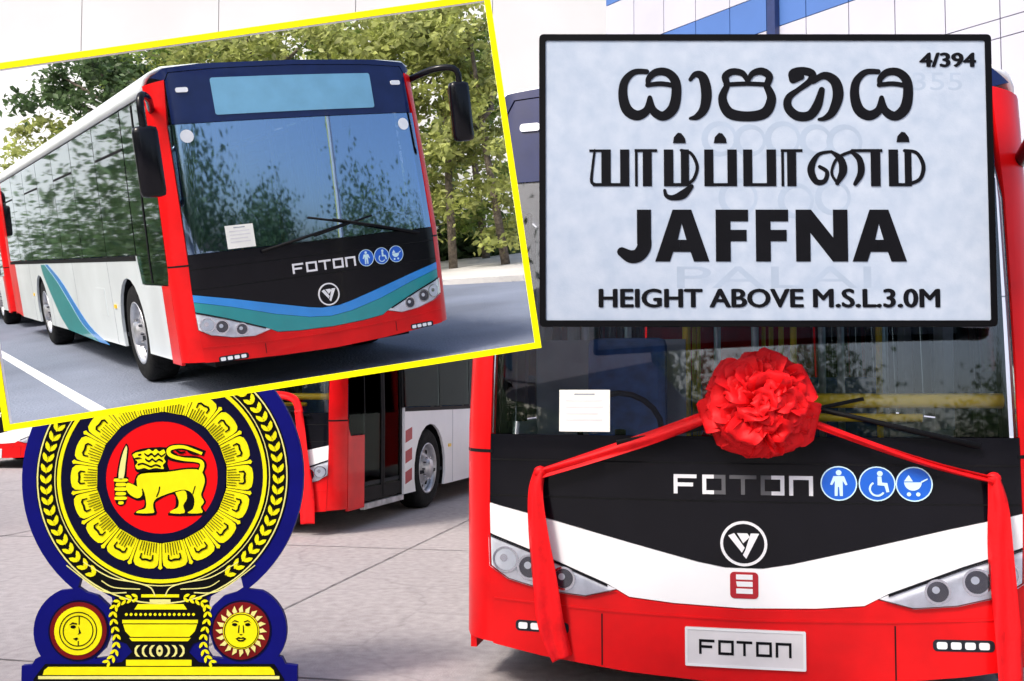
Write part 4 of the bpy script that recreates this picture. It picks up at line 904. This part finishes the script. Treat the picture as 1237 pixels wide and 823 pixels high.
def make_display():
    TL, TR, BR, BL = (-57, 88), (588, -4), (650, 417), (8, 517); d = 8.15 * K
    rt = empty('display_frame', (0, 0, 0), 'tilted yellow picture frame round a small street with a bus and trees', 'frame')
    base = at_depth(200, 800, 5.1); base.z = 0; rt.location = base
    def inv(p): return p - base
    # frame bars with mitred corners
    cs = [at_depth(*q, d) for q in (TL, TR, BR, BL)]; cc = sum(cs, Vector()) / 4; wv = 7.5 * d / F; dp = FWD * .016
    def off(i, s_):
        a, b, c_ = cs[i - 1], cs[i], cs[(i + 1) % 4]; e1 = (a - b).normalized(); e2 = (c_ - b).normalized(); return b + (e1 + e2) / math.sqrt(max(1e-6, 1 - e1.dot(e2) ** 2)) * s_
    for i in range(4):
        j = (i + 1) % 4; q = [off(i, -wv / 2), off(j, -wv / 2), off(j, wv / 2), off(i, wv / 2)]
        for nm, d0, d1, mm in (('frame_bar', 0, .0015, 'frame_yellow'), ('frame_back', .0016, .006, 'back_panel')):
            vs = [inv(p + FWD * d0) for p in q] + [inv(p + FWD * d1) for p in q]
            bm = bmesh.new(); v = [bm.verts.new(p) for p in vs]
            for f in ((0, 1, 2, 3), (7, 6, 5, 4), (0, 4, 5, 1), (1, 5, 6, 2), (2, 6, 7, 3), (3, 7, 4, 0)): bm.faces.new([v[t] for t in f])
            from_bm(nm, bm, mm, rt)
    # road board
    nl = floor_hit(BL[0] + 3, BL[1] - 1); nr = floor_hit(BR[0] - 1, BR[1] - 1); far = 27
    fr = floor_at_depth((649, 416), (588, 0), far); fl = floor_at_depth((6, 517), (-57, 88), far)
    def slab(name, pts, z0, z1, m):
        bm = bmesh.new(); a = [bm.verts.new(inv(SMK @ Vector((x, y, z1)))) for x, y in pts]; b = [bm.verts.new(inv(SMK @ Vector((x, y, z0)))) for x, y in pts]; n = len(pts)
        bm.faces.new(a); bm.faces.new(b[::-1])
        for i in range(n): bm.faces.new((a[i], b[i], b[(i + 1) % n], a[(i + 1) % n]))
        return from_bm(name, bm, m, rt)
    slab('road_board', [nl, nr, fr, fl], -.025, 0, 'asphalt')
    # pale footway along the far right, white lane line
    e1 = floor_hit(618, 330); e2 = floor_hit(470, 330); e3 = floor_at_depth((649, 416), (588, 0), 16.5)
    lerp = lambda a, b, t: (a[0] + (b[0] - a[0]) * t, a[1] + (b[1] - a[1]) * t)
    r0 = lerp(nr, fr, .46); r0b = lerp(nr, fr, .985)
    slab('footway', [lerp(r0, nl, .004), lerp(r0b, fl, .006), lerp(r0b, fl, .30), lerp(r0, fl, .36)], .001, .10, 'kerb_concrete')
    a0, a1 = floor_hit(0, 427), floor_hit(122, 498); dx = Vector((a1[0] - a0[0], a1[1] - a0[1])).normalized(); nn = Vector((-dx.y, dx.x)) * .06
    a0 = (a0[0] - dx.x * 1.0, a0[1] - dx.y * 1.0)
    slab('lane_line', [(a0[0] + nn.x, a0[1] + nn.y), (a1[0] + nn.x, a1[1] + nn.y), (a1[0] - nn.x, a1[1] - nn.y), (a0[0] - nn.x, a0[1] - nn.y)], .002, .008, 'line_paint')
    # pale back panel closing the street
    bp = [at_depth(-56, 89, 27.1 * K), at_depth(587, -3, 27.1 * K), SMK @ Vector((*fr, -.02)), SMK @ Vector((*fl, -.02))]
    bm = bmesh.new(); a = [bm.verts.new(inv(p)) for p in bp]; b = [bm.verts.new(inv(p + FWD * .012)) for p in bp]
    bm.faces.new(a); bm.faces.new(b[::-1])
    for i in range(4): bm.faces.new((a[i], b[i], b[(i + 1) % 4], a[(i + 1) % 4]))
    from_bm('back_panel', bm, 'back_panel', rt)
    # post and arm
    top = SMK @ Vector((*lerp(fl, fr, .35), -.05)); ptop = at_depth(200, 400, 5.08); ptop = Vector((ptop.x, ptop.y, top.z - .03))
    o = tube('post', [inv(Vector((ptop.x, ptop.y, 0))), inv(ptop + Vector((0, 0, .03)))], .03, 'steel_post', rt, 12)
    mid = SMK @ Vector((*lerp(lerp(nl, nr, .4), lerp(fl, fr, .4), .5), -.08))
    tube('arm', [inv(ptop), inv(top), inv(mid)], .009, 'steel_post', rt, 8)
make_display()
mbus = Bus('model_bus', 'red bus with blue and teal V stripe and teal side swoosh inside the yellow frame', 'buses in the yellow frame', H=2.80, L=11.27, wb=(1.95, 7.84),
           livery='blue', gl=('model_screen', 'model_side'), plate=False, badge_e=False, zb=.27, rail=.22, mirrors=((-1.43, -.26, 2.02), (1.52, -.05, 2.30)))
mbus.rt.matrix_world = SMK
m2 = copy_tree(mbus.rt); m2['label'] = 'second small bus just visible behind the rear of the framed bus'
m2.matrix_world = SMK @ Matrix.Translation((.05, 12.3, 0))

# driver
def make_driver():
    me = bpy.data.meshes.new('person'); pts = [(-.63, 1.2, 1.0), (-.63, 1.22, 1.3), (-.63, 1.2, 1.52), (-.63, 1.17, 1.66), (-.63, 1.15, 1.80), (-.83, 1.18, 1.5), (-.86, 1.08, 1.25), (-.72, .92, 1.28), (-.43, 1.18, 1.5), (-.40, 1.08, 1.25), (-.52, .92, 1.28), (-.74, 1.0, 1.02), (-.76, .78, .98), (-.52, 1.0, 1.02), (-.5, .78, .98)]
    ed = [(0, 1), (1, 2), (2, 3), (3, 4), (2, 5), (5, 6), (6, 7), (2, 8), (8, 9), (9, 10), (0, 11), (11, 12), (0, 13), (13, 14)]
    me.from_pydata(pts, ed, []); o = bpy.data.objects.new('person', me); COL.objects.link(o); me.materials.append(M['cloth_blue'])
    sk = o.modifiers.new('skin', 'SKIN'); o.modifiers.new('sub', 'SUBSURF').levels = 1
    for i, r in enumerate((.15, .16, .14, .06, .085, .075, .055, .045, .075, .055, .045, .09, .07, .09, .07)): me.skin_vertices[0].data[i].radius = (r, r * .8)
    me.skin_vertices[0].data[0].use_root = True
    bm = bmesh.new(); bmesh.ops.create_icosphere(bm, subdivisions=3, radius=.105, matrix=Matrix.Translation((-.63, 1.135, 1.80)) @ Matrix.Diagonal((.85, .95, 1.2, 1)))
    bmesh.ops.create_cone(bm, segments=8, radius1=.02, radius2=.008, depth=.05, matrix=Matrix.Translation((-.63, 1.03, 1.79)))
    for q in (-1, 1): bmesh.ops.create_icosphere(bm, subdivisions=1, radius=.022, matrix=Matrix.Translation((-.63 + q * .09, 1.14, 1.80)))
    from_bm('head', bm, 'skin', o, True)
    bm = bmesh.new(); bmesh.ops.create_icosphere(bm, subdivisions=3, radius=.112, matrix=Matrix.Translation((-.63, 1.155, 1.84)) @ Matrix.Diagonal((.88, .95, 1.05, 1))); from_bm('hair', bm, 'black_matte', o, True)
    o.matrix_world = SMK; tag(o, 'person in dark blue seated at the wheel of the framed bus', 'person')
make_driver()

# trees of the framed street
CASE = []
def in_case(p):
    q = p - Vector((0, 0, HC)); x, y, z = q.x, -q.dot(UPV), q.dot(FWD)
    if z < .2: return False
    u, v = CX + F * x / z, CY + F * y / z
    return v > 88 + (u + 57) * (-92 / 645) + 4 and u < 588 + (v + 4) * (62 / 421) - 4
def model_tree(x, y, h, cr, cz, seed, label, leafm, n=3200, lean=0, bare=.35, ls=.09):
    rnd = random.Random(seed); rt = empty('street_tree', (0, 0, 0), label, 'tree', 'trees in the yellow frame')
    rt.matrix_world = SMK @ Matrix.Translation((x, y, 0)); W = SMK @ Matrix.Translation((x, y, 0))
    bm = bmesh.new(); top = h * .8
    ok = lambda p: in_case(W @ Vector(p))
    tr = [(0, 0, 0), (lean * .2, .05, h * .2), (lean * .5, .1, h * .45), (lean * .8, 0, h * .65), (lean, 0, top)]
    tr = [q for q in tr if ok(q)] or tr[:2]
    if len(tr) < 2: tr = [(0, 0, 0), (0, 0, .5)]
    tube_bm(bm, tr, [.10 - .07 * i / 4 for i in range(len(tr))], 8); tips = []
    for k in range(11):
        z = h * rnd.uniform(bare, .75); a = rnd.uniform(0, 6.28); r = cr * rnd.uniform(.5, .95); t = z / top; bx = lean * t
        e = (bx + r * math.cos(a), r * math.sin(a), z + rnd.uniform(.3, .35) * cr + rnd.uniform(0, .8)); m_ = ((bx + e[0]) / 2 + .1, e[1] / 2, (z + e[2]) / 2 - .15)
        if ok(e) and ok(m_): tube_bm(bm, [(bx, 0, z), m_, e], [.075, .05, .015], 6); tips.append(e)
    from_bm('trunk', bm, 'bark', rt, True)
    clumps = [Vector(e) for e in tips] + [Vector((lean + cr * rnd.gauss(0, .45), cr * rnd.gauss(0, .45), cz + (h - cz) * rnd.uniform(-.55, .9))) for _ in range(44)] + [Vector((lean * .5 + cr * rnd.gauss(0, .5), cr * rnd.gauss(0, .5), h * rnd.uniform(.08, .5))) for _ in range(20)]
    vs = []; fs = []
    for _ in range(int(n * 3.4)):
        c = rnd.choice(clumps); p = c + Vector((rnd.gauss(0, .36), rnd.gauss(0, .36), rnd.gauss(0, .24))) * cr * .30
        if p.z < .2 or not ok(p) or ((W @ p) - Vector((0, 0, HC))).dot(FWD) > 27 * K: continue
        s_ = ls * rnd.uniform(.6, 1.4); d = Vector((rnd.gauss(0, 1), rnd.gauss(0, 1), rnd.gauss(-.2, .6))).normalized(); sd = d.cross(Vector((rnd.gauss(0, 1), rnd.gauss(0, 1), rnd.gauss(0, 1)))).normalized()
        i = len(vs); vs += [p - d * s_, p + sd * s_ * .45 + Vector((0, 0, .02)), p + d * s_, p - sd * s_ * .45]; fs.append((i, i + 1, i + 2, i + 3))
    if fs: build('crown', vs, fs, leafm, rt)
def place(u, dep):      # street coordinates of the road point in photo column u at a street depth
    o = SINV @ Vector((0, 0, HC)); best = None
    for v in range(200, 520, 1):
        x, y = floor_hit(u, v); d = sum(RB[2][j] * (x, y, 0)[j] for j in range(3)) + TB[2]
        if d > 0 and (best is None or abs(d - dep) < best[0]): best = (abs(d - dep), x, y)
    return best[1], best[2]
for i, (u, dep, h, cr, cz, lab, lm, n, lean, bare) in enumerate((
    (95, 25.5, 4.6, 1.2, 3.2, 'small pale feathery tree rising behind the rear of the framed bus', 'leaf_pale', 900, 0, .4),
    (185, 25.2, 8.4, 1.9, 5.6, 'dense dark green tree above the framed bus roof', 'leaf_dark', 4200, 0, .4),
    (258, 25.5, 9.2, 2.4, 6.2, 'bushy green tree standing next to the dense dark one in the frame', 'leaf', 4600, 0, .4),
    (335, 24.0, 9.6, 2.5, 6.4, 'bright green leafy tree over the middle of the framed bus', 'leaf_pale', 4800, 0, .4),
    (425, 25.0, 9.8, 2.5, 6.6, 'mid green tree between the bright one and the mirror of the framed bus', 'leaf', 4600, 0, .4),
    (500, 23.0, 9.2, 2.2, 6.2, 'yellowish green tree with thin branches behind the framed bus pillar', 'leaf_pale', 3600, -.6, .35),
    (548, 22.0, 8.6, 2.0, 5.8, 'tall pale tree with leaning bare trunk beside the framed bus mirror', 'leaf_pale', 2600, .7, .5),
    (588, 24.5, 8.4, 2.0, 4.8, 'thin olive tree at the yellow frame side with a straight trunk', 'leaf', 2600, 0, .3),
    (612, 21.5, 6.0, 1.3, 3.4, 'low sparse tree on the pale footway of the framed street', 'leaf_pale', 900, -.3, .3))):
    x, y = place(u, dep); model_tree(x, y, h, cr, cz, 11 + i, lab, lm, n, lean, bare)
# undergrowth along the far edge of the framed street
def hedge():
    rnd = random.Random(3); vs = []; fs = []
    for _ in range(9000):
        u = rnd.uniform(20, 640); dep = rnd.uniform(25.2, 26.8)
        if rnd.random() < .02 or not hedge.cache.get(int(u)):
            hedge.cache[int(u)] = (place(u, 25.2), place(u, 26.8))
        a, b = hedge.cache[int(u)]; t = (dep - 25.2) / 1.6; x, y = a[0] + (b[0] - a[0]) * t, a[1] + (b[1] - a[1]) * t
        hm = 1.3 + .7 * math.sin(u * .07) + .4 * math.sin(u * .23); p = Vector((x, y, abs(rnd.gauss(0, .45)) * hm + .05))
        if not in_case(SMK @ p): continue
        s_ = .15 * rnd.uniform(.6, 1.4); d = Vector((rnd.gauss(0, 1), rnd.gauss(0, 1), rnd.gauss(.4, .6))).normalized(); sd = d.cross(Vector((rnd.gauss(0, 1), rnd.gauss(0, 1), rnd.gauss(0, 1)))).normalized()
        i = len(vs); vs += [p - d * s_, p + sd * s_ * .5, p + d * s_, p - sd * s_ * .5]; fs.append((i, i + 1, i + 2, i + 3))
    o = build('undergrowth', vs, fs, 'leaf_dark'); o.matrix_world = SMK
    tag(o, 'low green undergrowth along the far edge of the framed street', 'undergrowth', kind='stuff')
hedge.cache = {}
hedge()
